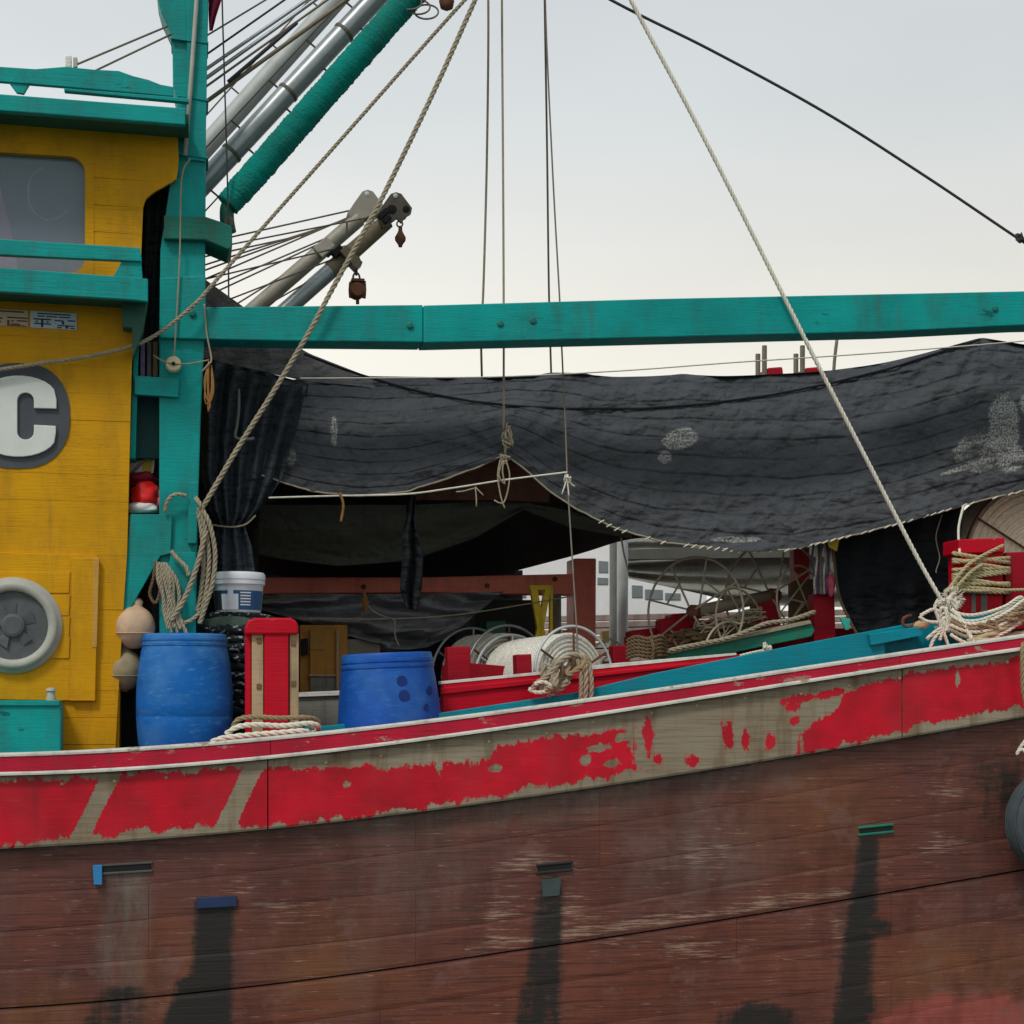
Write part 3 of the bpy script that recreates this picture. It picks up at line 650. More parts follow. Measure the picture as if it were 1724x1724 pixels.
for a in range(5):
    d = EX*math.cos(a*1.257+.35)+EZ*math.sin(a*1.257+.35); e = -EN.cross(d)
    fin(MB().add([c0+d*.06+e*.018-EN*.022, c0+d*.135+e*.05-EN*.026, c0+d*.135-e*.03-EN*.012, c0+d*.06-e*.018-EN*.012], [(0, 1, 2, 3)]), 'fan_blade', VENTDARK, por, fix=False)
# teal locker against the house at the rail
lk = slab('rail_locker', [(-420, 1184), (97, 1183), (103, 1190), (102, 1290), (-420, 1290)], .20, .22, TEAL, boat, .008)
slab('locker_lid', [(-420, 1180), (100, 1179), (100, 1188), (-420, 1189)], .185, .245, TEAL, lk, .004)
fin(MB().lathe(P(86, 1180, .3), EZ, [(.030, 0), (.030, .02), (.024, .035), (.024, .055), (.032, .06), (.028, .075), (.01, .08)], 16), 'valve_cap', VENTGREY, lk, smooth=True, angle=40)
# ------------------------------------------------------------------ teal mast and boom beam
mast = slab('mast', [(258, -330), (262, -40), (266, 0), (272, 22), (283, 45), (290, 60), (291, 140), (300, 185), (298, 260), (287, 300), (279, 360), (270, 420), (268, 560), (268, 760), (268, 1000), (270, 1330),
                     (330, 1330), (330, 1045), (333, 870), (338, 700), (345, 560), (346, 400), (347, 200), (349, 100), (352, -40), (356, -330)], .50, .24, TEAL, boat, .008)
slab('mast_cheek', [(312, -330), (316, 260), (314, 268), (346, 272), (349, 100), (354, -330)], .478, .02, TEAL, mast, .004)
slab('mast_cheek', [(318, 812), (334, 812), (331, 915), (316, 915)], .46, .05, TEAL, mast, .004)
slab('mast_foot_cheek', [(270, 1040), (288, 930), (330, 930), (330, 1330), (270, 1330)], .478, .02, TEAL, mast, .004)
for y0, y1 in ((68, 76), (165, 171), (262, 268)): slab('mast_strap', [(288 if y0 < 100 else 300, y0-6), (351, y0+2), (351, y0+5), (288 if y0 < 100 else 300, y0-3)], .470, .27, DRED if 0 else TEAL, mast, .001)
mb = MB(); mb.tube([P(334, -330, .45), P(331, 0, .45), P(322, 130, .45), P(312, 262, .45)], .014, 8); fin(mb, 'conduit', VENTGREY, mast, smooth=True)
beam = slab('boom_beam', [(269, 468), (346, 463), (346, 517), (712, 513), (712, 576), (500, 574), (346, 571), (269, 569)], .46, .26, TEAL, boat, .007)
slab('boom_beam', [(713, 514), (1100, 503), (1724, 490), (2150, 482), (2150, 538), (1724, 547), (1500, 558), (1100, 568), (713, 577)], .455, .26, TEAL, boat, .007)
slab('beam_support', [(2085, 530), (2145, 530), (2150, 1330), (2090, 1330)], .5, .2, TEAL, boat, .007)
for x, y in ((897, 540), (842, 545), (324, 528), (690, 548), (1675, 520)): fin(MB().lathe(P(x, y, .458), -EN, [(.022, 0), (.022, .01), (.012, .014)], 10), 'bolt', paint('bolt_teal', (10, 110, 104), .5), beam, smooth=False)
# platform bracket at the boom heel
slab('boom_heel_bracket', [(276, 362), (345, 364), (372, 373), (391, 381), (391, 416), (384, 420), (346, 404), (276, 402)], .44, .36, paint('old_green', (10, 108, 92), .6, .25, .04, s2l((30, 70, 60)), .5), boat, .008)
# shelves between house and mast
bx = slab('side_box', [(226, 632), (302, 637), (300, 669), (227, 664)], .47, .05, TEAL, boat)
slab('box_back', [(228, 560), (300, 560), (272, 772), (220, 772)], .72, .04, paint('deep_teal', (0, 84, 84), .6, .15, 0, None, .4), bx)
slab('box_side', [(226, 566), (234, 566), (228, 772), (218, 772)], .52, .2, TEAL, bx)
for x0, x1, c in ((236, 244, PURPLE), (247, 255, GREYPAINT), (257, 266, R_BROWN), (268, 274, VENTGREY)): tagit(pbox('rolled_cloth', x0, 575, x1, 634, .56, .06, c, None, .006), {236: 'purple', 247: 'dark grey', 257: 'brown', 268: 'pale grey'}[x0]+' rolled cloth standing upright in the teal box beside the mast', 'cloth roll', 'rolled cloths in the teal mast box')
slab('knee_bracket', [(219, 866), (290, 866), (287, 932), (270, 936), (216, 1031), (207, 1029), (212, 960)], .47, .05, TEAL, boat)
slab('knee_shelf', [(219, 866), (290, 866), (290, 872), (219, 872)], .49, .3, TEAL, boat)
sheet('dark_gap_sheet', [[(236, 296, .62), (300, 250, .62)], [(236, 460, .62), (280, 460, .62)], [(222, 640, .62), (274, 640, .62)]], 24, 30, NETBLK, None, lambda x, y, u, v: .02*math.sin(u*20)+.02*nz(u*6, v*4), False)  # black sheet standing in for the dark interior behind the gap
tagit(bpy.data.objects['dark_gap_sheet'], 'black sheet standing in for the dark interior between yellow wheelhouse and teal mast', 'curtain')
# scuppers in the hull side
def scupper(x0, y0, x1, y1, mat, trim=None):
    off = hull_off((x0+x1)/2, y0)
    s = slab('scupper', [(x0, y0+3), (x1, y0-3), (x1, y1-3), (x0, y1+2)], off-.006, .03, DARK, boat, .002)
    for yy0, yy1 in ((y0-3, y0+1), (y1-1, y1+3)): slab('scupper_lip', [(x0-3, yy0+3), (x1+3, yy0-3), (x1+3, yy1-3), (x0-3, yy1+3)], off-.012, .03, mat, s, .004)
    if trim: slab('scupper_edge', [(x0-6, y0+1), (x0+10, y0), (x0+10, y1+22), (x0-4, y1+22)], off-.024, .03, trim, s, .004)
    return s
scupper(162, 1456, 254, 1468, simple('scupper_grey', (82, 84, 80), .7), simple('scupper_blue', (50, 130, 190), .5))
slab('rubber_flap', [(331, 1512), (398, 1508), (398, 1526), (331, 1530)], hull_off(364, 1510)-.02, .03, simple('flap_navy', (36, 54, 92), .7), boat, .003)
scupper(906, 1455, 962, 1466, simple('scupper_black', (46, 46, 46), .7))
slab('drain_mark', [(912, 1478), (946, 1476), (942, 1508), (914, 1510)], hull_off(930, 1490)-.003, .012, simple('scupper_slate', (66, 76, 78), .7), boat, .002)
scupper(1448, 1392, 1502, 1402, simple('scupper_green', (20, 120, 100), .6))
# wooden bitts on the side deck
bt = thing('unused', '', '', (0, 0, 0)); bpy.data.objects.remove(bt)
b = slab('bitt', [(445, 1052), (486, 1052), (486, 1290), (445, 1290)], .18, .16, RED, boat, .006)
slab('bitt_cap', [(412, 1058), (418, 1044), (430, 1040), (490, 1040), (500, 1046), (503, 1058), (502, 1068), (413, 1068)], .165, .20, RED, b, .012)
for x0, x1, m in ((413, 423, RED), (424, 443.5, WOOD), (487.5, 503, WOOD)):
    slab('bitt_side', [(x0, 1066), (x1, 1066), (x1, 1290), (x0, 1290)], .20 if m is WOOD else .22, .12, m, b, .004)
for x, y in ((436, 1078), (436, 1155), (494, 1082), (494, 1150)): slab('bitt_peg', [(x-4, y-4), (x+4, y-4), (x+4, y+5), (x-4, y+5)], .192, .02, simple('peg_brown', (120, 92, 62), .8), b, .002)
b = slab('bitt', [(1618, 908), (1690, 906), (1688, 1060), (1620, 1060)], .55, .22, RED, boat, .01)
slab('bitt_cap', [(1614, 908), (1692, 905), (1692, 930), (1614, 932)], .53, .26, RED, b, .008)
for x0, x1 in ((1636, 1643), (1652, 1662)): slab('bare_strip', [(x0, 995), (x1, 995), (x1, 1030), (x0, 1030)], .545, .02, GREYB, b, .001)
slab('red_locker', [(1693, 930), (1800, 926), (1800, 1060), (1693, 1060)], .60, .5, DRED, boat, .008)
for x0, y0, x1, y1, of in ((753, 1088, 792, 1180, 1.0), (869, 1101, 895, 1170, .75), (1032, 1086, 1060, 1170, 1.3)): slab('deck_post', [(x0, y0+1), (x1, y0), (x1+2, y1), (x0+2, y1)], of, .14, DRED, boat, .008)
slab('red_plank', [(745, 1120), (790, 1116), (860, 1122), (860, 1190), (745, 1190)], 1.3, .06, DRED, boat)
# grey coaming seen beside the deep blue drum
slab('grey_coaming', [(496, 1172), (640, 1166), (640, 1290), (496, 1290)], .75, .08, GREYB, boat)
slab('coaming_top', [(496, 1166), (640, 1160), (640, 1168), (496, 1174)], .73, .12, WHITE, boat, .003)
# gantry on the far side
gan = slab('gantry', [(967, 940), (1004, 940), (1003, 1100), (1003, 1340), (966, 1340)], 2.95, .3, SALMON, boat, .01)
slab('gantry_beam', [(330, 972), (700, 972), (966, 966), (966, 1001), (700, 997), (330, 1001)], 2.90, .22, SALMON, gan, .008)
slab('gantry_post', [(330, 940), (366, 940), (366, 1340), (330, 1340)], 2.95, .3, SALMON, gan, .01)
slab('gantry_base', [(955, 1060), (966, 1060), (966, 1100), (955, 1100)], 2.9, .2, SALMON, gan)
for x, y in ((820, 986), (934, 975), (612, 988)): fin(MB().lathe(P(x, y, 2.9), -EN, [(.02, 0), (.02, .012)], 8), 'bolt', RUST, gan)
mb = MB(); mb.tube([P(1048, 880, 3.6), P(1048, 1340, 3.6)], 9.5*PX(1048, 3.6), 20); fin(mb, 'stanchion', PALETUBE, boat, smooth=True, angle=50)
mb = MB(); mb.tube([P(1033, 880, 3.7), P(1033, 1340, 3.7)], 7*PX(1033, 3.6), 16); fin(mb, 'stanchion', simple('grey_tube', (140, 142, 138), .5), boat, smooth=True, angle=50)
for poly in ([(893, 990), (905, 990), (926, 1110), (914, 1110)], [(918, 990), (928, 990), (906, 1110), (894, 1110)], [(926, 985), (931, 985), (931, 1340), (926, 1340)], [(892, 985), (931, 985), (931, 993), (892, 993)]):
    slab('yellow_brace', poly, 2.55, .06, YELFRAME, boat)
slab('inner_post', [(930, 1000), (945, 1000), (945, 1340), (930, 1340)], 2.7, .06, GREYB, boat)
# cupboard on deck
cup = thing('deck_cupboard', 'brown wooden cupboard with pale panel on the deck under the grey tarp', 'cupboard', P(545, 1330, 2.3))
slab('back', [(505, 1052), (585, 1052), (585, 1340), (505, 1340)], 2.4, .05, BROWNB, cup)
slab('door', [(522, 1060), (566, 1060), (566, 1136), (522, 1136)], 2.36, .03, BROWNB, cup)
slab('panel', [(522, 1062), (546, 1062), (546, 1094), (522, 1094)], 2.345, .02, CARD, cup)
slab('lower_panel', [(522, 1140), (568, 1140), (568, 1230), (522, 1230)], 2.36, .03, GREYB, cup)
slab('shelf_edge', [(520, 1135), (570, 1135), (570, 1139), (520, 1139)], 2.34, .05, WOOD, cup)
slab('side', [(566, 1060), (571, 1060), (571, 1340), (566, 1340)], 2.33, .07, WOOD, cup)
slab('bracket', [(507, 1076), (518, 1074), (519, 1102), (507, 1104)], 2.3, .06, DARK, cup)
slab('cabinet', [(571, 1076), (640, 1076), (640, 1340), (571, 1340)], 2.42, .3, GREYB, boat); 
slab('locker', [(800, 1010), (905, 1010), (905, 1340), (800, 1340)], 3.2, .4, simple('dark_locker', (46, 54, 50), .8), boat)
gb = slab('green_bin', [(818, 1046), (852, 1044), (850, 1130), (822, 1130)], 2.6, .3, GREENBIN, None, .01); tagit(gb, 'small dark green bin behind the rope reels', 'bin')
o = slab('white_lamp', [(1012, 1063), (1026, 1061), (1026, 1082), (1016, 1083)], 3.3, .08, simple('lamp_yellow', (240, 232, 160), .5), boat)
# trough and dark red machinery under the wire wheels
slab('trough', [(1112, 1104), (1366, 1049), (1372, 1062), (1366, 1072), (1200, 1106), (1112, 1140)], 1.15, .3, paint('trough_green', (28, 128, 104), .55, .2, .04, BARE, .4), boat, .006)
slab('trough_rim', [(1110, 1099), (1364, 1044), (1367, 1050), (1112, 1105)], 1.13, .34, R_GREY, boat, .004)
slab('red_boards', [(1190, 1100), (1400, 1058), (1450, 1058), (1450, 1120), (1190, 1130)], 1.5, .1, DRED, boat)
# ------------------------------------------------------------------ awnings
def seamf(x, v):
    w_ = v*9.3+.6*nz(x*.0035, 1.7)+.10*nz(x*.02, v*3, 6); d = abs(w_-math.floor(w_)-.5)
    return math.exp(-(d/.05)**2)*max(0., min(1., .75+.9*nz(x*.006, math.floor(w_)*3.3, 2)))
def fold(x, y, u, v):
    s = .05*nz(x*.004, y*.006)+.012*math.sin(y*.13+x*.012+2.2*nz(x*.006, 3.1))*(.4+.6*abs(nz(x*.01, y*.01, 5)))+.03*nz(x*.03, y*.022, 2)+.016*nz(x*.07, y*.06, 8)+.008*nz(x*.16, y*.15, 4)
    r = math.hypot(x-850, y-770); s += .02*math.sin(math.atan2(y-770, x-850)*14)*math.exp(-r/110)*(r/110)*2
    r = math.hypot(x-1652, y-570); s += .03*math.sin(math.atan2(y-570, x-1652)*13)*math.exp(-r/200)*(r/200)*1.6
    return s+.012*seamf(x, v)-.10*math.sin(math.pi*v)
S1T = [(470, 640, 1.5), (610, 633, 1.5), (760, 635, 1.5), (895, 634, 1.5), (925, 627, 1.48), (985, 628, 1.48), (1012, 635, 1.5), (1115, 633, 1.5), (1150, 629, 1.5), (1190, 633, 1.5), (1240, 633, 1.5), (1380, 626, 1.5), (1480, 613, 1.45), (1560, 594, 1.4), (1652, 568, 1.3), (1724, 580, 1.35), (2110, 632, 1.2)]
S1B = [(440, 800, .98), (520, 826, .98), (600, 836, .98), (680, 829, .96), (760, 803, .95), (820, 780, .93), (850, 766, .92), (875, 783, .93), (920, 823, .95), (970, 857, .97), (1040, 891, .98), (1120, 914, .98), (1250, 928, .98), (1330, 926, .98), (1420, 905, .95), (1520, 880, .92), (1620, 851, .92), (1724, 826, .92), (2110, 745, .92)]
aw = thing('awning', 'dark grey shade net awning with frayed patches slung below the teal beam', 'awning', P(1000, 928, 1.0))
s1 = sheet('front_panel', [S1T, S1B], 420, 170, NET, aw, fold)
# rubbed patches on the net
me = s1.data; a = me.attributes.new('rub', 'FLOAT', 'POINT'); xs_ = np.zeros(len(me.vertices)); ys_ = xs_.copy(); uvd = {}
k = 0
for j in range(171):
    v = j/170
    for i in range(421):
        u = i/420; x = lerp(lerp(470, 2110, u), lerp(440, 2110, u), v)
        yt = np.interp(lerp(470, 2110, u), [p[0] for p in S1T], [p[1] for p in S1T]); yb = np.interp(lerp(440, 2110, u), [p[0] for p in S1B], [p[1] for p in S1B])
        xs_[k] = x; ys_[k] = lerp(yt, yb, v); k += 1
def ellb(cx, cy, rx, ry, rot=0.):
    c, s = math.cos(rot), math.sin(rot); dx, dy = xs_-cx, ys_-cy; X = dx*c+dy*s; Y = -dx*s+dy*c
    return np.clip((1-np.sqrt((X/rx)**2+(Y/ry)**2))*4, 0, 1)
rb = np.maximum.reduce([ellb(1147, 738, 34, 20, -.2), ellb(1120, 770, 14, 12), ellb(1690, 720, 30, 66), ellb(1700, 770, 28, 30), ellb(1650, 740, 60, 7, -.4), ellb(1640, 782, 70, 5, -.3), .5*ellb(1650, 760, 50, 40), ellb(563, 725, 6, 28), ellb(1240, 908, 50, 6), ellb(490, 770, 10, 16), .8*ellb(1730, 680, 16, 20)])
a.data.foreach_set('value', rb.astype(np.float32))
sm_ = np.array([seamf(xs_[q], (q//421)/170.) for q in range(len(xs_))], dtype=np.float32)
a2 = me.attributes.new('seam', 'FLOAT', 'POINT'); a2.data.foreach_set('value', sm_)
def edge_rope(pts, r, mat, name, parent, n=70, d=-.012, jit=2.0, off=None):
    out = []
    xs = np.linspace(pts[0][0], pts[-1][0], n); yy, oo = resx(pts, xs)
    for x, y, o in zip(xs, yy, oo): out.append(P(x, y+random.uniform(-jit, jit)*.4, o+d))
    return rope(name, out, r, mat, parent, fancy=False)
edge_rope(S1B, .0065, R_GREY, 'hem_cord', aw, 160)
mb = MB(); xs = np.arange(1000, 1724, 13.); yy, oo = resx(S1B, xs)
for x, y, o in zip(xs, yy, oo):
    if random.random() < .6: mb.tube([P(x-5, y+3, o-.02), P(x+4, y-2, o-.022)], .005, 5)
o_ = fin(mb, 'hem_stitches', R_WHITE, aw, smooth=True); o_['kind'] = 'stuff'
sheet('roof_panel', [S1T, [(345, 930, 3.3), (430, 962, 3.3), (500, 974, 3.3), (570, 982, 3.3), (690, 988, 3.3), (850, 966, 3.3), (980, 932, 3.3), (1060, 905, 3.3), (1200, 905, 3.3), (1500, 850, 3.3), (2110, 760, 3.3)]], 120, 30, NETROOF, aw, lambda x, y, u, v: .06*nz(x*.006, y*.01, 3)+.02*math.sin(x*.05))
sheet('inner_swag', [[(415, 850, 1.7), (560, 850, 1.7), (700, 850, 1.7), (800, 845, 1.7), (893, 846, 1.7)], [(412, 930, 2.2), (500, 945, 2.2), (570, 953, 2.2), (690, 944, 2.2), (800, 906, 2.1), (893, 851, 1.9)]], 80, 24, NETGR, aw, lambda x, y, u, v: .04*math.sin(v*9+u*3)+.03*nz(x*.02, y*.03))
sheet('inner_swag', [[(880, 846, 1.7), (960, 860, 1.7), (1064, 900, 1.7)], [(880, 858, 1.9), (960, 888, 1.9), (1064, 907, 1.9)]], 40, 12, NETGR, aw, lambda x, y, u, v: .03*math.sin(v*7+u*5))
sheet('brown_liner', [[(690, 800, 1.2), (850, 772, 1.2), (925, 812, 1.2)], [(690, 842, 1.4), (850, 842, 1.4), (925, 846, 1.4)]], 30, 10, LINER, aw, lambda x, y, u, v: .02*math.sin(u*30))
sheet('rear_slope', [[(255, 400, 1.62), (345, 470, 1.6), (405, 513, 1.58), (515, 593, 1.55), (610, 630, 1.53), (660, 646, 1.53)], [(255, 600, 1.5), (345, 602, 1.5), (400, 617, 1.5), (515, 642, 1.46), (610, 650, 1.44), (660, 660, 1.44)]], 70, 26, NETGREY, aw, lambda x, y, u, v: .03*nz(x*.03, y*.03)+.01*math.sin(u*60))
sheet('front_curtain_panel', [[(345, 604, 1.33), (430, 622, 1.33), (520, 646, 1.33)], [(345, 760, 1.30), (420, 762, 1.30), (500, 764, 1.30)], [(348, 860, 1.28), (400, 862, 1.28), (470, 840, 1.28)]], 60, 40, NETB, aw, lambda x, y, u, v: .03*math.sin(u*40+v*2), False)
# ridge rope laid over the net
def s1off(x, y):
    yt, ot = resx(S1T, [x]); yb, ob = resx(S1B, [x]); v = float((y-yt[0])/(yb[0]-yt[0])); v = min(max(v, 0), 1)
    return float(lerp(ot[0], ob[0], v))+fold(x, y, 0, v)
rp = [(640, 641), (700, 658), (790, 675), (870, 684), (950, 688), (1080, 688), (1190, 680), (1300, 665), (1400, 645), (1500, 620), (1580, 594), (1650, 572)]
rp = [(x, float(np.interp(x, [q[0] for q in rp], [q[1] for q in rp]))) for x in np.linspace(640, 1650, 60)]
tagit(rope('ridge_rope', [P(512, 596, 1.40), P(580, 622, 1.40)]+[P(x, y, s1off(x, y)-.022) for x, y in rp], .009, BLACKROPE, fancy=True), 'black rope sagging across the dark net awning', 'rope')
# gathered curtain left of the awning
cur = thing('gathered_curtain', 'dark net curtain gathered in folds and tied beside the teal mast', 'curtain', P(400, 970, .95))
def cf(x, y, u, v): return .055*math.sin(u*34+1.5*v+1.2*math.sin(v*5))*(1-.35*v)+.03*nz(u*7, v*5, 9)+.015*nz(u*20, v*12)
sheet('drape', [[(338, 604, .98), (360, 608, .98), (430, 630, .98), (516, 650, .98)], [(338, 700, .96), (420, 705, .96), (502, 715, .96)], [(340, 800, .95), (400, 806, .95), (474, 806, .95)], [(352, 858, .95), (400, 866, .93), (444, 852, .95)], [(368, 886, .95), (395, 890, .93), (412, 886, .95)]], 110, 90, CURT, cur, cf, False)
sheet('tail', [[(366, 884, .95), (390, 888, .93), (412, 884, .95)], [(358, 920, .95), (394, 925, .93), (424, 920, .95)], [(356, 985, .95), (394, 985, .93), (432, 985, .95)]], 50, 30, CURT, cur, lambda x, y, u, v: .03*math.sin(u*18)+.02*nz(u*6, v*5), False)
rope('tie', pp([(350, 882, .90), (372, 886, .88), (395, 887, .87), (415, 882, .88), (430, 868, .9)]), .006, R_GREY, cur)
tagit(rope('curtain_strap', pp([(402, 655, .90), (402, 690, .88), (398, 722, .88), (396, 736, .86), (410, 740, .85), (428, 738, .85)]), .010, simple('strap_grey', (112, 110, 108), .8), fancy=False), 'grey strap hanging down the front of the gathered curtain', 'strap')
# hanging twisted cloth
hc = sheet('hanging_cloth', [[(684, 835, 1.10), (700, 835, 1.10)], [(684, 872, 1.08), (697, 874, 1.08)], [(676, 900, 1.06), (704, 900, 1.06)], [(678, 940, 1.06), (712, 938, 1.06)], [(674, 990, 1.06), (710, 985, 1.06)], [(684, 1024, 1.06), (704, 1030, 1.06)]], 20, 60, NETBLK, None, lambda x, y, u, v: .05*math.sin(u*9+v*4)+.02*nz(u*8, v*8), False, .004)
tagit(hc, 'knotted black cloth hanging down below the net awning', 'cloth')
# grey tarp slung behind
tp = sheet('tarpaulin', [[(430, 1000, 2.65), (560, 1000, 2.65), (700, 1000, 2.65), (848, 996, 2.65)], [(430, 1020, 2.6), (520, 1050, 2.5), (640, 1068, 2.45), (740, 1055, 2.5), (806, 1030, 2.6)], [(430, 1030, 2.6), (500, 1056, 2.6), (570, 1082, 2.55), (650, 1098, 2.5), (720, 1090, 2.5), (760, 1070, 2.6)]], 110, 60, TARPG, None, lambda x, y, u, v: .11*math.sin(v*17-abs(u-.45)*16+2*nz(u*3, v*2))+.07*nz(u*6, v*9, 4))
tagit(tp, 'crumpled dark grey tarpaulin slung in swags behind the blue drums', 'tarpaulin')
# black sheet added as shaded backing behind the tarp
bk = sheet('dark_backing', [[(300, 960, 3.5), (640, 960, 3.5), (880, 960, 3.5)], [(300, 1110, 3.5), (640, 1110, 3.5), (880, 1110, 3.5)], [(300, 1330, 3.5), (640, 1330, 3.5), (880, 1330, 3.5)]], 60, 30, NETBLK, None, lambda x, y, u, v: .05*math.sin(u*40))
b2 = sheet('dark_backing', [[(150, 560, 1.75), (300, 560, 1.75), (450, 600, 1.75)], [(150, 900, 1.75), (300, 900, 1.75), (436, 900, 1.75)], [(150, 1330, 1.75), (300, 1330, 1.75), (430, 1330, 1.75)]], 40, 40, NETB, None, lambda x, y, u, v: .05*math.sin(u*30))  # dark sheet added so the gap beside the mast reads as shade
tagit(b2, 'dark sheet added to fill the gap behind the lower teal mast and rope hank', 'backing sheet')
tagit(bk, 'black backing sheet added for the shade on the far side of the deck', 'backing sheet')
# black curtain at the right
bc = sheet('black_curtain', [[(1396, 860, 1.25), (1520, 860, 1.25), (1625, 840, 1.25)], [(1404, 940, 1.25), (1520, 945, 1.25), (1614, 940, 1.25)], [(1412, 1000, 1.25), (1520, 1005, 1.25), (1606, 1000, 1.25)], [(1445, 1075, 1.25), (1520, 1085, 1.25), (1604, 1080, 1.25)]], 60, 50, NETBLK, None, lambda x, y, u, v: .05*nz(u*4, v*3)+.02*math.sin(u*25+v*2), False)
tagit(bc, 'plain black net curtain hanging under the right end of the awning', 'curtain')
rope('hem', pp([(1396, 860, 1.23), (1404, 940, 1.23), (1412, 1000, 1.23), (1428, 1040, 1.23), (1445, 1072, 1.23)]), .010, R_BROWN, bc)
tagit(rope('loose_string', pp([(1586, 866, 1.1), (1576, 900, 1.08), (1578, 920, 1.08), (1582, 940, 1.08), (1576, 960, 1.08), (1577, 965, 1.08)]), .004, R_GREY), 'thin loose string dangling in front of the black curtain', 'string')
# ------------------------------------------------------------------ booms
def along(a, b, t): return a.lerp(b, t)
A0, B0 = P(383, 345, .62), P(915, -262, .62)
tb = thing('teal_boom', 'teal fabric wrapped boom rising steeply from the mast bracket', 'boom', A0)
mb = MB(); n = 420; pts = [along(A0, B0, t) for t in np.linspace(0, 1, n)]
mb.tube(pts, 23*PX(500, .6), 18)
d = (B0-A0).normalized()
for i, v in enumerate(mb.v):
    s = (i//18)/n; rr = (v-pts[i//18]); a = (i % 18)/18*6.283
    k = 1+.06*nz(s*50, math.cos(a)*1.2, math.sin(a)*1.2)+.07*nz(s*300, math.cos(a)*2, math.sin(a)*2)
    mb.v[i] = pts[i//18]+rr*k*(1 if s > .03 else .92)
fin(mb, 'wrapping', paint('teal_wrap', (0, 122, 112), .8, .25, 0, None, .3, gs=(5, 5, 5), bumpd=.02, spec=.15), tb, smooth=True)
mb = MB(); mb.tube(smoothpath([P(398, 330, .62), P(384, 346, .62), P(382, 368, .62), P(386, 392, .62)], .02), 12*PX(385, .6), 12); fin(mb, 'heel', paint('heel_green', (10, 84, 72), .6, .2, 0, None, .4), tb, smooth=True)
mb = MB(); mb.tube([P(386, 372, .5), P(386, 372, .76)], .03, 10); mb.tube([P(383, 420, .62), P(383, 392, .62)], .02, 8); fin(mb, 'pivot', IRON, tb)
# tip fitting with shackles, out past the top edge
mb = MB()
for i in range(3): mb.tube(smoothpath([P(690+14*i+20*math.cos(a), 4+8*i+12*math.sin(a), .55+.03*i) for a in np.linspace(0, 6.28, 14)[:-1]], .02, True), .006, 6, True)
fin(mb, 'wire_loops', WIRE, tb, smooth=True)
mb = MB(); mb.lathe(P(752, 2, .6), EZ, [(.01, -.06), (.04, -.045), (.05, 0), (.03, .05), (.02, .12), (.012, .5)], 12); fin(mb, 'swivel', RUST, tb, smooth=True)
A1, B1 = P(318, 335, .95), P(900, -290, .95)
gm = thing('grey_boom', 'galvanised grey tube boom with wire stays beside the teal boom', 'boom', A1)
fin(MB().tube([A1, B1], 18*PX(480, .95), 20), 'tube', STEEL, gm, smooth=True, angle=60)
dd = (B1-A1).normalized(); per = Vector((-dd.z, 0, dd.x)).normalized()
for sgn, gap in ((1, .145), (-1, .13)):
    fin(MB().tube([A1+per*gap*sgn, B1+per*gap*sgn], .005, 6), 'wire', WIRE, gm, smooth=True)
    for t in np.arange(.04, 1, .107):
        q = along(A1, B1, t+(.02 if sgn > 0 else 0)); fin(MB().tube([q+per*.05*sgn, q+per*(gap+.004)*sgn], .007, 6), 'standoff', IRON, gm)
for t in (.12, .28, .44, .6):
    q = along(A1, B1, t); fin(MB().lathe(q, dd, [(19*PX(480, .95), -.012), (19.6*PX(480, .95), 0), (19*PX(480, .95), .012)], 20, cap=False), 'clamp_ring', IRON, gm)
A3, B3 = P(250, 355, 2.6), P(860, -330, 2.6)
gt = thing('grey_boom', 'ghost image of the first grey boom built as a second tube running behind it', 'boom', A3)  # double-exposure ghost of the grey boom, built as a solid twin
fin(MB().tube([A3, B3], 17*PX(430, 2.6), 20), 'tube', simple('dull_tube', (170, 174, 172), .6, .15, 8, .1, .2), gt, smooth=True, angle=60)
for sgn in (1, -1): fin(MB().tube([A3+per*.15*sgn, B3+per*.15*sgn], .006, 6), 'wire', WIRE, gt, smooth=True)
for t in np.arange(.05, 1, .107):
    q = along(A3, B3, t); fin(MB().tube([q+per*.05, q+per*.155], .007, 6), 'standoff', IRON, gt)
# lower boom with sheave head
A2, B2 = P(320, 664, 1.75), P(652, 372, 1.75)
lb = thing('lower_boom', 'brown stained pole boom with grey sheave head behind the teal beam', 'boom', A2)
k2 = PX(600, 1.75); d2 = (B2-A2).normalized(); p2 = Vector((-d2.z, 0, d2.x)).normalized()
if p2.z < 0: p2 = -p2
mid = along(A2, B2, .72)
fin(MB().tube([A2, mid], 14*k2, 16), 'tube', STEEL, lb, smooth=True, angle=60)
fin(MB().tube([mid-d2*.02, B2], 15*k2, 16, rfun=lambda t: 1-.12*t), 'stained_tube', BRONZE, lb, smooth=True, angle=60)
fin(MB().prism([P(x, y, 1.66) for x, y in ((633, 362), (648, 340), (658, 326), (667, 323), (676, 326), (688, 342), (694, 350), (692, 360), (682, 366), (676, 376), (668, 368), (655, 378), (645, 384))], EN*.03), 'sheave_plate', IRON, lb, bevel=.004)
fin(MB().prism([P(x, y, 1.80) for x, y in ((633, 362), (648, 340), (658, 326), (667, 323), (676, 326), (688, 342), (694, 350), (692, 360), (682, 366), (676, 376), (668, 368), (655, 378), (645, 384))], EN*.03), 'sheave_plate', IRON, lb, bevel=.004)
for x, y, r in ((666, 329, 4), (660, 352, 8), (684, 352, 6)): fin(MB().lathe(P(x, y, 1.652), EN, [(r*.4*k2, 0), (r*k2, .004), (r*k2, .2)], 14), 'pin', PALETUBE if r == 4 else DARK, lb)
for x, y, w_, h_ in ((645, 360, 20, 9), (652, 370, 14, 7)): fin(MB().box(P(x, y, 1.64), w_*k2, .05, h_*k2, (d2, EN, p2)), 'cheek_block', DARK, lb, bevel=.004)
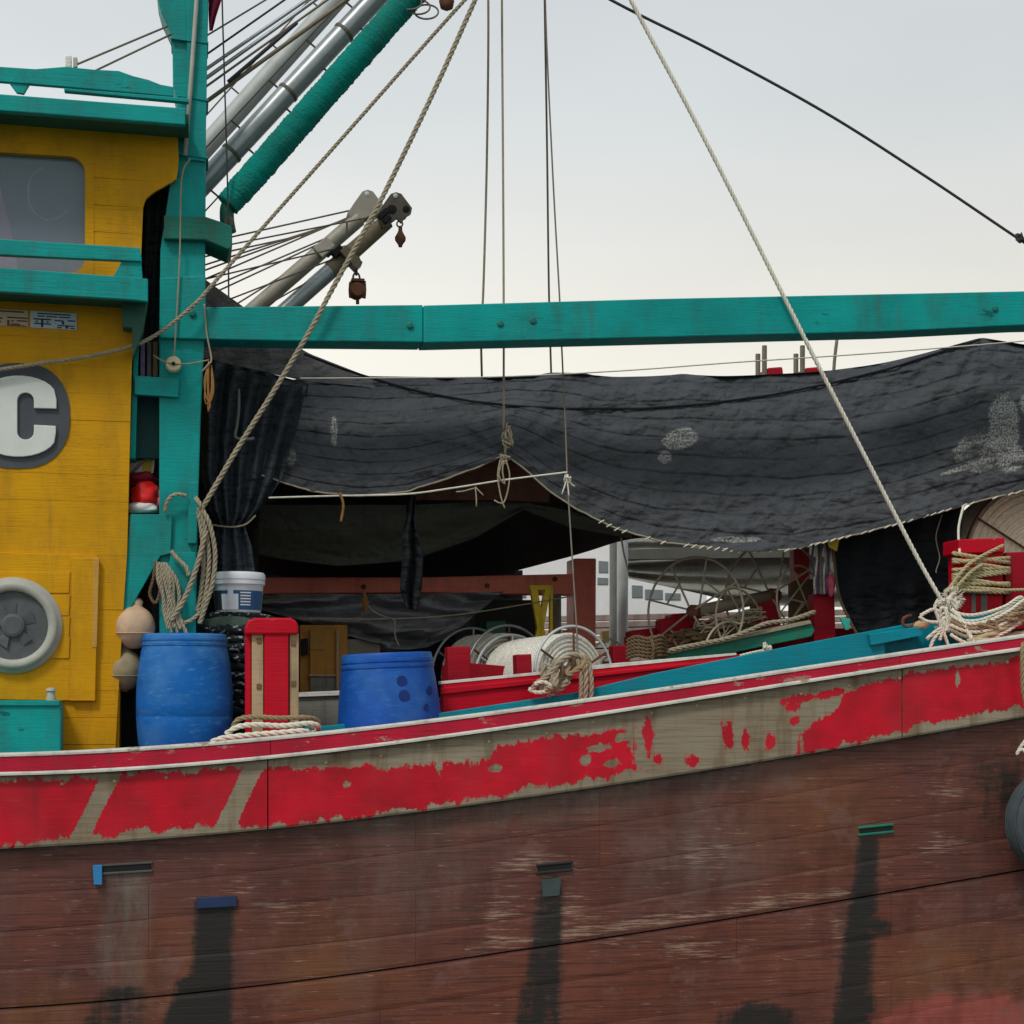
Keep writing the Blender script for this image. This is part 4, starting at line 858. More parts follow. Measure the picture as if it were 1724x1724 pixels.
mb = MB(); mb.box(P(568, 424, 1.7), 20*k2, .08, 12*k2, (d2, EN, p2)); mb.box(P(556, 427, 1.7), 14*k2, .05, 5*k2, (d2, EN, p2)); fin(mb, 'clamp', DARK, lb, bevel=.004)
fin(MB().box(P(590, 436, 1.7), 16*k2, .14, 40*k2, (d2, EN, p2)), 'collar', BRONZE, lb, bevel=.006)
for a, b in (((345, 420), (642, 362)), ((345, 470), (600, 410)), ((345, 520), (590, 425)), ((420, 530), (580, 440))): fin(MB().tube([P(a[0], a[1], 1.72), P(b[0], b[1], 1.72)], .006, 6), 'stay_wire', WIRE, lb, smooth=True)
fin(MB().tube([P(584, 374, 1.72), P(584, 400, 1.72)], .007, 6), 'standoff', IRON, lb)
A4, B4 = P(262, 664, 3.0), P(604, 368, 3.0); k4 = PX(560, 3.0)
lt = thing('lower_boom', 'ghost image of the brown stained boom built as a paler twin with sheave head', 'boom', A4)  # double-exposure ghost of the lower boom, modelled as a paler copy
PALEB = simple('pale_boom', (150, 146, 134), .6, .2, 10, .2, .2)
fin(MB().tube([A4, B4], 13.5*k4, 16), 'tube', PALEB, lt, smooth=True, angle=60)
fin(MB().prism([P(x-48, y-4, 2.95) for x, y in ((633, 362), (648, 340), (658, 326), (667, 323), (676, 326), (688, 342), (694, 350), (692, 360), (682, 366), (676, 376), (668, 368), (655, 378), (645, 384))], EN*.16), 'sheave_plate', PALEB, lt, bevel=.004)
fin(MB().lathe(P(618, 326, 2.944), EN, [(1.6*k4, 0), (4*k4, .004), (4*k4, .18)], 14), 'pin', PALETUBE, lt)
for a, b in (((340, 410), (600, 352)), ((345, 446), (596, 366)), ((345, 432), (520, 394)), ((345, 500), (560, 400)), ((345, 545), (540, 424)), ((345, 470), (610, 356)), ((345, 488), (570, 392)), ((345, 455), (640, 348)), ((420, 520), (560, 412))): fin(MB().tube([P(a[0], a[1], 2.97), P(b[0], b[1], 2.97)], .007, 6), 'stay_wire', WIRE, lt, smooth=True)
fin(MB().box(P(545, 418, 2.96), 30*k4, .1, 22*k4, (d2, EN, p2)), 'clamp', PALEB, lt, bevel=.006)
fin(MB().lathe(P(628, 408, 2.97), EZ, [(3*k4, 0), (7*k4, 7*k4), (7*k4, 12*k4), (3*k4, 22*k4), (2*k4, 44*k4)], 12), 'hook_weight', PALEB, lt, smooth=True)
def chain(top, n, r, mat, par, step):
    for i in range(n):
        c = top-EZ*step*i; ax = EN if i % 2 == 0 else EX; u = EX if i % 2 == 0 else EN
        fin(MB().tube([c+(u*math.cos(a)*r*.7+EZ*math.sin(a)*r*1.1) for a in np.linspace(0, 6.283, 13)[:-1]], r*.24, 6, True), 'chain_link', mat, par, smooth=True)
blk = thing('pulley_block', 'rusty red pulley block hanging on chain links from the lower boom', 'pulley block', P(602, 508, 1.7))
chain(P(600, 440, 1.7), 3, 8*k2, IRON, blk, 14*k2)
for x in (592, 602, 612): fin(MB().prism([P(x-4, 474, 1.64), P(x+4, 472, 1.64), P(x+5, 488, 1.64), P(x+4, 502, 1.64), P(x-4, 500, 1.64), P(x-5, 488, 1.64)], EN*.03), 'cheek', RUST, blk, bevel=.004)
fin(MB().lathe(P(602, 487, 1.60), EN, [(10*k2, 0), (13*k2, .02), (10*k2, .06), (13*k2, .1), (10*k2, .12)], 18), 'sheave', RUST, blk, smooth=True, angle=40)
fin(MB().box(P(602, 473, 1.66), 22*k2, .08, 5*k2), 'top_bar', RUST, blk, bevel=.003); fin(MB().tube([P(602, 498, 1.66), P(602, 512, 1.66)], .012, 8), 'shank', RUST, blk)
hk = thing('hook_weight', 'rusty hook weight hanging on a ring under the sheave head', 'hook', P(674, 416, 1.7))
fin(MB().tube([P(673+5*math.cos(a), 377+5*math.sin(a), 1.7) for a in np.linspace(0, 6.28, 13)[:-1]], .006, 6, True), 'ring', IRON, hk, smooth=True)
fin(MB().lathe(P(674, 416, 1.7), EZ, [(3*k2, 0), (4*k2, 4*k2), (9*k2, 11*k2), (9.5*k2, 16*k2), (5*k2, 24*k2), (3.4*k2, 28*k2), (3.4*k2, 35*k2)], 14), 'weight', RUST, hk, smooth=True)
# ------------------------------------------------------------------ standing ropes and wires
def R_(name, pts, r, mat, label, cat='rope', group=None, fancy=None):
    return tagit(rope(name, pp(pts), r, mat, None, False, fancy), label, cat, group)
R_('rope', [(905, -130, .6), (790, -8, .6), (700, 92, .58), (580, 228, .54), (470, 352, .5), (385, 448, .44), (350, 488, .40), (330, 510, .38), (280, 552, .36), (230, 580, .35), (150, 600, .36), (80, 610, .37), (0, 622, .37), (-200, 652, .38), (-415, 690, .42)], .0125, R_GREY, 'thick grey rope coming down past the mast and draped across the yellow wall')
R_('rope', [(915, -255, .6), (800, 0, .55), (730, 155, .5), (655, 310, .45), (610, 395, .42), (555, 495, .40), (520, 560, .40), (460, 660, .42), (400, 755, .44), (345, 848, .46), (334, 866, .44)], .0165, R_GREY, 'thick twisted grey rope crossing the teal beam and tied to the mast')
R_('rope', [(816, -150, .9), (822, 0, 1.0), (820, 250, 1.15), (814, 480, 1.3), (810, 560, 1.4), (812, 660, 1.7)], .009, R_GREY, 'thin grey rope hanging straight down behind the beam, closest to the boom tip', fancy=False)
R_('rope', [(845, -183, .75), (845, 0, .76), (847, 300, .80), (848, 520, .84), (848, 712, .86), (848, 730, .86), (851, 764, .88)], .0085, R_GREY, 'pale hanging rope ending in a frayed knot at the raised awning corner', fancy=False)
R_('rope', [(914, -255, .9), (917, 0, 1.0), (921, 250, 1.2), (924, 480, 1.4), (928, 632, 1.55)], .008, IRON, 'dark rope hanging behind the beam down to the awning top edge', fancy=False)
R_('wire', [(916, -255, .8), (918, 0, .8), (930, 280, .80), (942, 500, .80), (946, 590, .80), (952, 720, .72), (956, 820, .62), (966, 980, .44), (972, 1080, .32), (974, 1130, .25)], .0062, WIRE, 'grey wire running from above past the awning down to the knotted rope at the rail', 'wire', fancy=False)
R_('rope', [(930, -255, .6), (1062, 0, .55), (1180, 222, .48), (1320, 500, .40), (1380, 620, .38), (1470, 795, .36), (1545, 940, .34), (1586, 1012, .32)], .0145, R_WHITE, 'long pale rope slanting across beam and awning to the white knot at the rail', fancy=True)
R_('rope', [(800, -132, .6), (1025, -2, .6), (1200, 86, .6), (1390, 190, .6), (1560, 298, .6), (1724, 408, .6), (1900, 522, .6), (2110, 658, .6)], .0095, DWIRE, 'dark rope stretched diagonally across the open sky above the beam', fancy=False)
tagit(fin(knotmb(P(1716, 400, .6), .045, .009, 14, seed=4), 'rope_knot', DWIRE, smooth=True), 'dark knot on the diagonal rope against the sky', 'knot')
R_('line', [(505, 637, 1.1), (680, 636, 1.1), (850, 634, 1.1), (1050, 624, 1.1), (1240, 610, 1.1), (1480, 594, 1.1), (1724, 574, 1.1), (1950, 552, 1.1)], .005, R_WHITE, 'pale horizontal line strung just above the awning top', 'line', fancy=False)
R_('line', [(452, 838, .88), (560, 835, .88), (680, 832, .88), (760, 822, .87), (850, 808, .85), (955, 795, .62)], .0065, R_WHITE, 'white cord strung across the dark opening below the awning edge', 'line', fancy=False)
R_('line', [(518, 1041, 2.0), (540, 1041, 2.0), (640, 1042, 2.0), (760, 1036, 2.1), (880, 1018, 2.3), (960, 1004, 2.6)], .006, R_GREY, 'thin line strung in front of the crumpled grey tarpaulin', 'line', fancy=False)
R_('cord', [(618, 1018, 2.0), (630, 1030, 2.0), (652, 1040, 2.0), (664, 1044, 2.0), (665, 1070, 2.0), (672, 1088, 2.0)], .006, R_GREY, 'short knotted cord dangling over the crumpled tarpaulin', 'cord', fancy=False)
for a, b, q in (((128, 109), (292, 40), 'upper'), ((150, 124), (292, 56), 'lower')): R_('stay', [(a[0], a[1], .3), (b[0], b[1], .55)], .007, WIRE, q+' of two stay wires from the wheelhouse roof to the mast', 'wire', 'stays between roof and mast', False)
for i, (a, b, r, m) in enumerate((((345, 62), (470, -14), .006, WIRE), ((345, 96), (486, -4), .007, DWIRE), ((345, 136), (560, -20), .013, STEEL), ((345, 150), (600, -34), .008, WIRE), ((345, 176), (640, -40), .014, BRONZE), ((345, 120), (520, -2), .012, STEEL))):
    e = (b[0]+(b[0]-a[0])*.7, b[1]+(b[1]-a[1])*.7)
    R_('stay', [(a[0]-25, a[1]+15, .85), (e[0], e[1], .9)], r, m, ['thin steel stay, topmost of the fan above the booms', 'thin black stay second in the fan above the booms', 'thick bright steel stay in the middle of the fan above the booms', 'thin steel stay below the thick bright one in the fan', 'thick brown stained stay closest to the grey boom', 'bright steel stay next below the thin black one'][i], 'wire', 'stays above the booms', False)
tagit(rope('wrapped_stay', pp([(384, 138, .84), (440, 90, .845), (500, 38, .85)]), .013, DWIRE, fancy=False), 'black sleeved length of stay just above the grey boom', 'sleeve')
R_('wire', [(370, -200, .5), (374, 0, .5), (380, 200, .5), (384, 360, .5), (385, 511, .46)], .0055, DWIRE, 'vertical wire hanging beside the mast down to the teal beam', 'wire', fancy=False)
R_('cord', [(320, 268, .44), (306, 300, .44), (303, 420, .44), (298, 520, .44), (293, 604, .44)], .0055, R_GREY, 'thin cord running down the front of the teal mast to a pulley', 'cord', fancy=False)
pl = thing('small_pulley', 'small pale pulley tied to the front of the teal mast', 'pulley', P(292, 622, .44))
fin(MB().lathe(P(292, 612, .40), EN, [(.012, 0), (.042, 0), (.048, .015), (.036, .03), (.048, .045), (.042, .06), (.012, .06)], 20), 'wheel', simple('pulley_cream', (200, 186, 150), .6), pl, smooth=True, angle=40)
fin(MB().tube([P(292, 612, .385), P(292, 612, .475)], .012, 10), 'axle', DARK, pl)
rope('lashing', pp([(258, 598, .47), (275, 608, .42), (292, 612, .39), (320, 612, .43), (352, 606, .47)]), .005, R_GREY, pl)
R_('cord', [(344, 512, .44), (348, 560, .45), (356, 604, .45), (352, 612, .44), (340, 626, .46)], .006, R_GREY, 'pale cord hanging from the beam joint beside the mast', 'cord', fancy=False)
mb = MB()
for i in range(5):
    j_ = lambda a: random.uniform(-a, a)
    ropemb([P(352+j_(2), 610+j_(3), .46), P(344+i*2+j_(2), 640+j_(6), .44), P(345+i*2+j_(3), 668+i*4+j_(5), .43), P(352+j_(3), 676+i*4, .43), P(358+j_(2), 655+j_(5), .44), P(356, 615, .46)], .0045, mb)
tagit(fin(mb, 'cord_hank', ORANGE, smooth=True), 'small orange brown cord hank hanging right of the teal mast', 'cord hank')
tagit(fin(ropemb(pp([(572, 830, .86), (578, 850, .86), (574, 878, .86)]), .009), 'orange_tie', ORANGE, smooth=True), 'orange cord tie dangling from the white cord', 'cord')
mb = MB(); knotmb(P(854, 738, .85), .06, .006, 34, mb, 5, (.8, .5, 1.9)); knotmb(P(850, 772, .87), .05, .0055, 16, mb, 6)
for pth in ([(842, 775), (838, 800), (843, 835), (850, 856)], [(852, 775), (858, 800), (854, 830), (846, 848), (832, 842)], [(848, 775), (846, 795), (850, 815), (840, 800), (846, 775)]): ropemb([P(x, y, .84) for x, y in pth], .0055, mb)
tagit(fin(mb, 'frayed_knot', R_GREY, smooth=True), 'frayed pale knot with loose ends at the raised awning corner', 'knot')
mb = MB(); knotmb(P(955, 806, .60), .04, .005, 16, mb, 8, (.7, .5, 1.2))
for pth in ([(955, 800), (962, 815), (968, 818)], [(954, 808), (950, 820), (946, 832)], [(955, 808), (958, 835)]): ropemb([P(x, y, .60) for x, y in pth], .005, mb)
tagit(fin(mb, 'frayed_knot', R_WHITE, smooth=True), 'frayed white knot where the white cord meets the grey wire', 'knot')
mb = MB(); ropemb([P(768, 828, .85), P(780, 827, .85), P(798, 822, .85)], .005, mb); ropemb([P(800, 820, .85), P(802, 838, .85), P(802, 853, .85)], .005, mb); ropemb([P(800, 820, .85), P(808, 828, .85), P(814, 834, .85)], .005, mb)
tagit(fin(mb, 'cord_ends', R_GREY, smooth=True), 'loose cord ends knotted on the white cord left of the awning corner', 'knot')
mb = MB(); knotmb(P(616, 1012, 2.0), .04, .007, 12, mb, 11); ropemb(pp([(612, 996, 2.0), (616, 1012, 2.0), (616, 1030, 2.0)]), .012, mb)
tagit(fin(mb, 'rusty_shackle', ORANGE, smooth=True), 'rusty shackle and cord under the salmon gantry beam', 'shackle')
R_('cord', [(1046, 905, 1.5), (1050, 930, 1.5), (1058, 962, 1.5)], .007, R_GREY, 'short cord hanging from the awning edge beside the white stanchion', 'cord', fancy=False)
mg = sheet('magenta_cloth', [[(352, -60, .60), (376, -60, .60)], [(351, 0, .60), (373, 0, .60)], [(352, 30, .60), (364, 28, .60)], [(353, 52, .60), (358, 52, .60)]], 12, 20, MAGENTA, None, lambda x, y, u, v: .03*math.sin(u*8+v*3), False, .003)
tagit(mg, 'magenta cloth fluttering from the top of the teal mast', 'cloth')
# ------------------------------------------------------------------ drums, bucket, buoys
def drum(name, cx, top, bot, prof, off, mat, label, tilt=Vector((0, 0, 1)), bands=True):
    k = PX(cx, off); base = P(cx, bot, off); h = (bot-top)*k
    t = thing(name, label, 'drum', base)
    fin(MB().lathe(base, tilt, [(r*k, z*h) for r, z in prof], 48), 'body', mat, t, smooth=True, angle=50)
    return t, base, k, h
prof = [(58, 0), (66, .01), (72, .06), (77, .16), (79.5, .28), (80.3, .36), (80.0, .365), (80.6, .37), (80.6, .46), (80, .58), (77.5, .72), (72.5, .86), (70, .905), (71.5, .908), (71.8, .925), (70, .93), (69.6, .945), (71, .948), (71, .965), (69.5, .97), (69.5, .99), (67, 1.0), (60, 1.0), (58, .985)]
t, base, k, h = drum('plastic_drum', 311, 1068, 1285, prof, .42, BLUE1, 'bright blue rounded plastic drum between yellow wheelhouse and red bitt')
prof2 = [(80, 0), (86, .02), (88, .10), (88.5, .18), (87.5, .35), (84.5, .55), (80.5, .74), (77.5, .855), (79, .86), (79, .885), (76.8, .89), (76.3, .91), (78, .915), (78, .945), (76, .95), (75.6, .985), (74, 1.0), (68, 1.0), (66, .96)]
tl = (EZ-EX*.045).normalized()
t2, base2, k2_, h2 = drum('plastic_drum', 659, 1100, 1275, prof2, .40, BLUE2, 'deep blue tapered plastic drum with holes leaning beside the red rail', tl)
for x, y, r in ((674, 1147, 9), (676, 1171, 9.5), (724, 1163, 8), (714, 1190, 6)):
    rr = (x-659)/88; ang = math.asin(max(-.95, min(.95, rr))); nrm = (EX*math.sin(ang)-EN*math.cos(ang))
    yv = (1275-y)/175; rad = float(np.interp(yv, [0, .18, .55, .855], [86, 88, 84, 77]))*k2_
    c = base2+tl*(yv*h2)+nrm*(rad-.004)
    fin(MB().lathe(c, nrm, [(r*.9*k2_, 0), (r*k2_, .0135)], 16), 'drain_hole', simple('hole_navy', (22, 52, 124), .8), t2)
bk_ = thing('paint_bucket', 'white lidded plastic bucket with blue label standing on the rope stack', 'bucket', P(401, 1030, .75))
kb = PX(401, .75); bb = P(401, 1032, .75)
fin(MB().lathe(bb, EZ, [(37*kb, 0), (38*kb, .01), (42*kb, 44*kb), (43*kb, 46*kb), (43*kb, 50*kb)], 40), 'body', BUCKETW, bk_, smooth=True, angle=40)
fin(MB().lathe(bb, EZ, [(42.5*kb, 46*kb), (45*kb, 47*kb), (45*kb, 53*kb), (43.8*kb, 54*kb), (45.6*kb, 55*kb), (45.6*kb, 63*kb), (43*kb, 67*kb), (35*kb, 68*kb)], 40), 'lid', BUCKETW, bk_, smooth=True, angle=40)
def wrap(a0, a1, z0, z1, dr, mat, name, n=14):
    vs = []; fs = []
    for i in range(n+1):
        a = lerp(a0, a1, i/n); nn = EX*math.sin(a)-EN*math.cos(a)
        for z in (z0, z1):
            r = (38+4*z/44)*kb+dr; vs.append(bb+nn*r+EZ*z*kb)
    for i in range(n): fs.append((2*i, 2*i+2, 2*i+3, 2*i+1))
    fin(MB().add(vs, fs), name, mat, bk_, smooth=True, fix=False)
wrap(-1.3, 1.3, 4, 36, .002, LABELB, 'label'); wrap(-1.3, -.75, 4, 36, .003, LABELD, 'label_dark_end'); wrap(-.75, -.02, 4, 30, .004, BUCKETW, 'label_white'); wrap(-.45, -.22, 28, 40, .0045, BUCKETW, 'label_white')
for z in (11, 16, 21, 26, 31): wrap(.06, .5, z, z+2.2, .004, BUCKETW, 'label_text', 5)
# rope stack under the bucket
st = thing('rope_stack', 'tall coil of black white flecked rope and green net under the white bucket', 'rope coil', P(392, 1280, .78))
fl = NT('flecked_rope'); n1 = fl.noise(26, 4, (1, 1, 2.2), .6); FLECK = fl.done(fl.mix(fl.rng(n1, .57, .6), s2l((30, 36, 40)), s2l((150, 160, 160))), .9, fl.bump(n1, .4, .004), .2)
ks = PX(392, .78)
for i in range(15):
    y = 1275-i*15.2; c = P(389+random.uniform(-2, 2), y, .78); rr = (60+random.uniform(-2, 2))*ks
    pts = [c+EX*math.cos(a)*rr+EN*math.sin(a)*rr*.9+EZ*random.uniform(-.005, .005) for a in np.linspace(0, 6.283, 40)[:-1]]
    fin(MB().tube(smoothpath(pts, .02, True), 8.6*ks, 9, True, True, .16), 'rope_turn', FLECK, st, smooth=True)
fin(MB().lathe(P(389, 1280, .78), EZ, [(50*ks, 0), (54*ks, 205*ks), (60*ks, 218*ks), (58*ks, 234*ks), (44*ks, 246*ks), (20*ks, 250*ks)], 30), 'net_core', NETGREEN, st, smooth=True)
mb = MB()
for i in range(3): ropemb([P(335+i*3, 1045-i*4, .66), P(370, 1036-i*2, .60), P(420, 1036-i, .60), P(452, 1044-i*3, .64), P(468+i*4, 1048, .7)], .009, mb)
fin(mb, 'loose_turns', FLECK, st, smooth=True)
def buoy(x, y, r, mat, label, off):
    k = PX(x, off); c = P(x, y, off); t = thing('float_buoy', label, 'buoy', c-EZ*r*k)
    pr = [(r*k*math.sin(a), -r*k*math.cos(a)*1.05) for a in np.linspace(.05, 2.75, 18)]+[(r*.30*k, r*1.05*k), (r*.34*k, r*1.25*k), (r*.2*k, r*1.4*k)]
    fin(MB().lathe(c, (EZ+EX*.08).normalized(), pr, 28), 'ball', mat, t, smooth=True)
    fin(MB().tube([c+EX*math.cos(a)*r*1.0*k+EN*math.sin(a)*r*k-EZ*.3*r*k for a in np.linspace(0, 6.283, 40)[:-1]], .004, 6, True), 'seam', mat, t, smooth=True)
buoy(226, 1056, 35, BUOY, 'pale pinkish round float buoy hanging beside the yellow wall', .52)
buoy(208, 1128, 34, BUOY2, 'olive grey round float buoy below the pink one', .56)
R_('cord', [(222, 1012, .52), (236, 990, .5), (248, 965, .5), (262, 945, .49)], .007, R_BROWN, 'cord tying the pale buoy up to the teal knee bracket', 'cord')
# dark block added to stand for the shaded gap below the buoys
tagit(slab('dark_gap_block', [(196, 1165), (246, 1165), (246, 1300), (194, 1300)], .75, .3, DARK, None, .01), 'dark block filling the shaded gap between wheelhouse and bright blue drum', 'box')
# bags on the knee shelf
def blob(name, c, rx, rn, rz, mat, label, cat, seed):
    mb = MB(); pr = [(max(.001, math.sin(a)), -math.cos(a)) for a in np.linspace(0.02, math.pi-.02, 16)]
    mb.lathe(Vector((0, 0, 0)), EZ, pr, 24)
    for i, v in enumerate(mb.v):
        k = 1+.28*nz(v.x*1.6+seed, v.y*1.6, v.z*1.6)+.12*nz(v.x*5+seed, v.y*5, v.z*5)
        v = v*k; mb.v[i] = c+EX*v.x*rx+EN*v.y*rn+EZ*v.z*rz
    return tagit(fin(mb, name, mat, smooth=True), label, cat)
kk = PX(245, .65)
blob('plastic_bag', P(244, 835, .64), 26*kk, .10, 24*kk, BAGRED, 'bright red plastic bag on the teal shelf beside the wheelhouse', 'bag', 3)
blob('plastic_bag', P(240, 856, .60), 27*kk, .08, 11*kk, BAGWHITE, 'white plastic bag under the red bag on the shelf', 'bag', 9)
blob('plastic_bag', P(268, 846, .66), 13*kk, .08, 21*kk, BAGPINK, 'pink plastic bag next to the mast on the shelf', 'bag', 14)
blob('maroon_cloth', P(240, 808, .72), 24*kk, .10, 14*kk, CLOTHMAROON, 'maroon folded cloth lying above the red bag', 'cloth', 20)
tagit(slab('flag', [(214, 775), (232, 776), (262, 768), (258, 796), (216, 803)], .80, .01, BAGWHITE, None, 0), 'white flag behind the bags between wheelhouse and mast', 'flag')
tagit(slab('flag_patch', [(240, 778), (256, 772), (254, 794), (240, 796)], .79, .008, YSCRAP, None, 0), 'yellow flag in front of the white flag above the bags', 'flag')
tagit(fin(MB().tube([P(214, 803, .77), P(260, 757, .77)], .008, 8), 'flag_stick', R_GREY, smooth=True), 'thin stick slanting across the flags above the bags', 'stick')
# ------------------------------------------------------------------ rope hanks on mast
hank = thing('rope_hank', 'weathered rope hank hung in long loops on the lower teal mast', 'rope hank', P(340, 1060, .42))
def loop(pts, r, mat, par, nm='rope_loop', closed=False): return rope(nm, pp(pts), r, mat, par, closed, True)
loop([(336, 852, .42), (352, 880, .40), (362, 930, .40), (358, 980, .40), (346, 1020, .41), (336, 1050, .42)], .015, R_GREY, hank)
loop([(334, 855, .43), (346, 890, .42), (352, 940, .42), (348, 990, .42), (340, 1030, .43)], .015, R_GREY, hank)
loop([(334, 860, .44), (340, 900, .43), (343, 950, .43), (338, 1000, .44), (332, 1030, .44)], .015, R_GREY, hank)
loop([(346, 895, .40), (338, 930, .39), (326, 970, .39), (312, 1005, .39), (298, 1030, .39), (288, 1045, .4)], .0165, R_GREY, hank)
loop([(314, 835, .44), (300, 832, .43), (288, 836, .43), (280, 848, .44), (278, 862, .45)], .012, R_GREY, hank)
loop([(288, 928, .43), (300, 942, .42), (314, 956, .41), (318, 970, .40)], .014, R_GREY, hank)
loop([(290, 1040, .42), (306, 1048, .42), (322, 1044, .42), (338, 1030, .43)], .013, R_GREY, hank)
loop([(330, 838, .44), (336, 848, .40), (342, 862, .42), (333, 872, .44)], .015, R_GREY, hank)
net = thing('net_bundle', 'frayed grey net rope bundle dangling under the teal knee bracket', 'net bundle', P(290, 1064, .42))
for i in range(7):
    x = 262+i*5; loop([(266+i*2, 950+random.uniform(-4, 6), .43), (x+4, 975, .41), (x+random.uniform(0, 14), 1005, .41), (276+i*4, 1030, .41), (284+i*5, 1060+random.uniform(-6, 8), .40)], .009 if i % 2 else .012, R_GREY, net, 'strand')
loop([(262, 945, .45), (258, 975, .44), (252, 1000, .44), (262, 1015, .44), (270, 990, .45), (266, 950, .46)], .010, R_BROWN, net, 'strand')
# ------------------------------------------------------------------ rope on the bitt foot and gunwale
coil = thing('mooring_rope', 'pale mooring rope turned round the foot of the red bitt', 'mooring rope', P(460, 1245, .1))
loop([(392, 1224, .08), (402, 1211, .06), (430, 1207, .05), (470, 1209, .05), (512, 1208, .06), (532, 1212, .12), (534, 1224, .2), (505, 1226, .4), (440, 1226, .40), (400, 1222, .3)], .016, R_TAN, coil)
loop([(380, 1236, .06), (400, 1224, .04), (430, 1220, .03), (475, 1222, .03), (520, 1218, .04), (536, 1224, .10), (520, 1232, .3), (430, 1234, .36)], .017, R_WHITE, coil)
loop([(356, 1250, .02), (376, 1243, .01), (420, 1238, .01), (470, 1234, .01), (512, 1231, .01), (520, 1236, .06)], .019, R_WHITE, coil)
loop([(384, 1243, .05), (420, 1240, .05), (470, 1236, .06), (520, 1232, .07)], .013, R_GREY, coil)
kn = thing('rope_knot', 'heavy grey rope knotted over the red rail at the foot of the wire', 'knot', P(950, 1185, .2))
mb = MB(); knotmb(P(936, 1142, .20), 40*PX(935, .2), .019, 20, mb, 21, (1.15, .5, .85)); fin(mb, 'knot', R_GREY, kn, smooth=True)
mb = MB(); knotmb(P(968, 1122, .22), 30*PX(935, .2), .018, 14, mb, 22, (1.2, .5, .8)); fin(mb, 'knot', R_TAN, kn, smooth=True)
loop([(895, 1162, .22), (905, 1150, .2), (925, 1135, .18), (945, 1112, .18), (966, 1102, .2), (984, 1110, .2), (986, 1132, .19), (986, 1160, .19), (984, 1186, .2)], .018, R_GREY, kn)
loop([(972, 1110, .2), (978, 1140, .19), (978, 1165, .19), (976, 1188, .2)], .014, R_GREY, kn)
loop([(992, 1115, .2), (996, 1150, .19), (994, 1186, .2)], .015, R_GREY, kn)
loop([(890, 1160, .22), (906, 1166, .2), (930, 1160, .18), (916, 1148, .18), (900, 1152, .19)], .014, R_WHITE, kn)
# ------------------------------------------------------------------ rope reels
def reel(name, label, ca, cb, r, hub, mat, off, hoop=None, spokes=6, windings=14, hoopmat=PALETUBE, pitch=.026):
    a, b = P(*ca), P(*cb); ax = (b-a); ln = ax.length; ax.normalize()
    t = thing(name, label, 'rope reel', (a+b)/2-EZ*r)
    pr = [(hub, 0)]; nr = max(3, int((r-hub)/pitch)); g_ = pitch*.45
    for i in range(nr): q = lerp(hub, r, (i+.5)/nr); pr += [(q-g_, .008), (q-g_*.5, -.010), (q+g_*.5, -.010), (q+g_, .008)]
    for i in range(windings):
        z0 = ln*(i+.5)/windings; hw = ln/windings*.42; jr = random.uniform(-.004, .004)
        pr += [(r-.010+jr, z0-hw), (r+.008+jr, z0-hw*.5), (r+.008+jr, z0+hw*.5), (r-.010+jr, z0+hw)]
    for i in range(nr): q = lerp(r, hub, (i+.5)/nr); pr += [(q+g_, ln-.008), (q+g_*.5, ln+.010), (q-g_*.5, ln+.010), (q-g_, ln-.008)]
    pr += [(hub, ln)]
    fin(MB().lathe(a, ax, pr, 56), 'rope_winding', mat, t, smooth=True, angle=40)
    fin(MB().tube([a-ax*.12, b+ax*.12], .02, 10), 'axle', RUST, t)
    if hoop:
        for c, s in ((a-ax*.03, -1), (b+ax*.03, 1)):
            u = ax.cross(EZ).normalized(); v = ax.cross(u)
            fin(MB().tube([c+(u*math.cos(q)+v*math.sin(q))*hoop for q in np.linspace(0, 6.283, 48)[:-1]], .010, 8, True), 'rim', hoopmat, t, smooth=True)
            for i in range(spokes):
                q = 6.283*i/spokes+.5; fin(MB().tube([c, c+(u*math.cos(q)+v*math.sin(q))*hoop], .008, 6), 'spoke', hoopmat if s < 0 else RUST, t)
    for c in (a-ax*.08, b+ax*.08):
        fin(MB().prism([c-EX*.03-EN*.03, c+EX*.03-EN*.03, c+EX*.03+EN*.03, c-EX*.03+EN*.03], -EZ*(c.z-1.75)), 'stand', DRED, t)
    return t
PXm = PX(900, 1.3)
reel('rope_reel', 'reel wound with bright white rope, its ringed end behind the grey knot', (868, 1146, 1.65), (962, 1136, 1.05), 68*PXm, .07, COILW, 1.3, hoop=80*PXm)
reel('rope_reel', 'reel wound with greyish rope next to the dark red post', (800, 1140, 2.1), (852, 1138, 1.75), 70*PX(830, 1.9), .08, COILG, 1.9, hoop=84*PX(830, 1.9), hoopmat=STEEL)
reel('rope_reel', 'large reel of thick pale rope with rusty spokes behind the red bitt', (1700, 948, 1.9), (1748, 940, 1.35), 122*PX(1720, 1.5), .13, simple('thick_coil', (250, 240, 216), .92, .2, 40, .6, bd=.006), 1.5, hoop=128*PX(1720, 1.5), hoopmat=RUST, windings=9, pitch=.05)
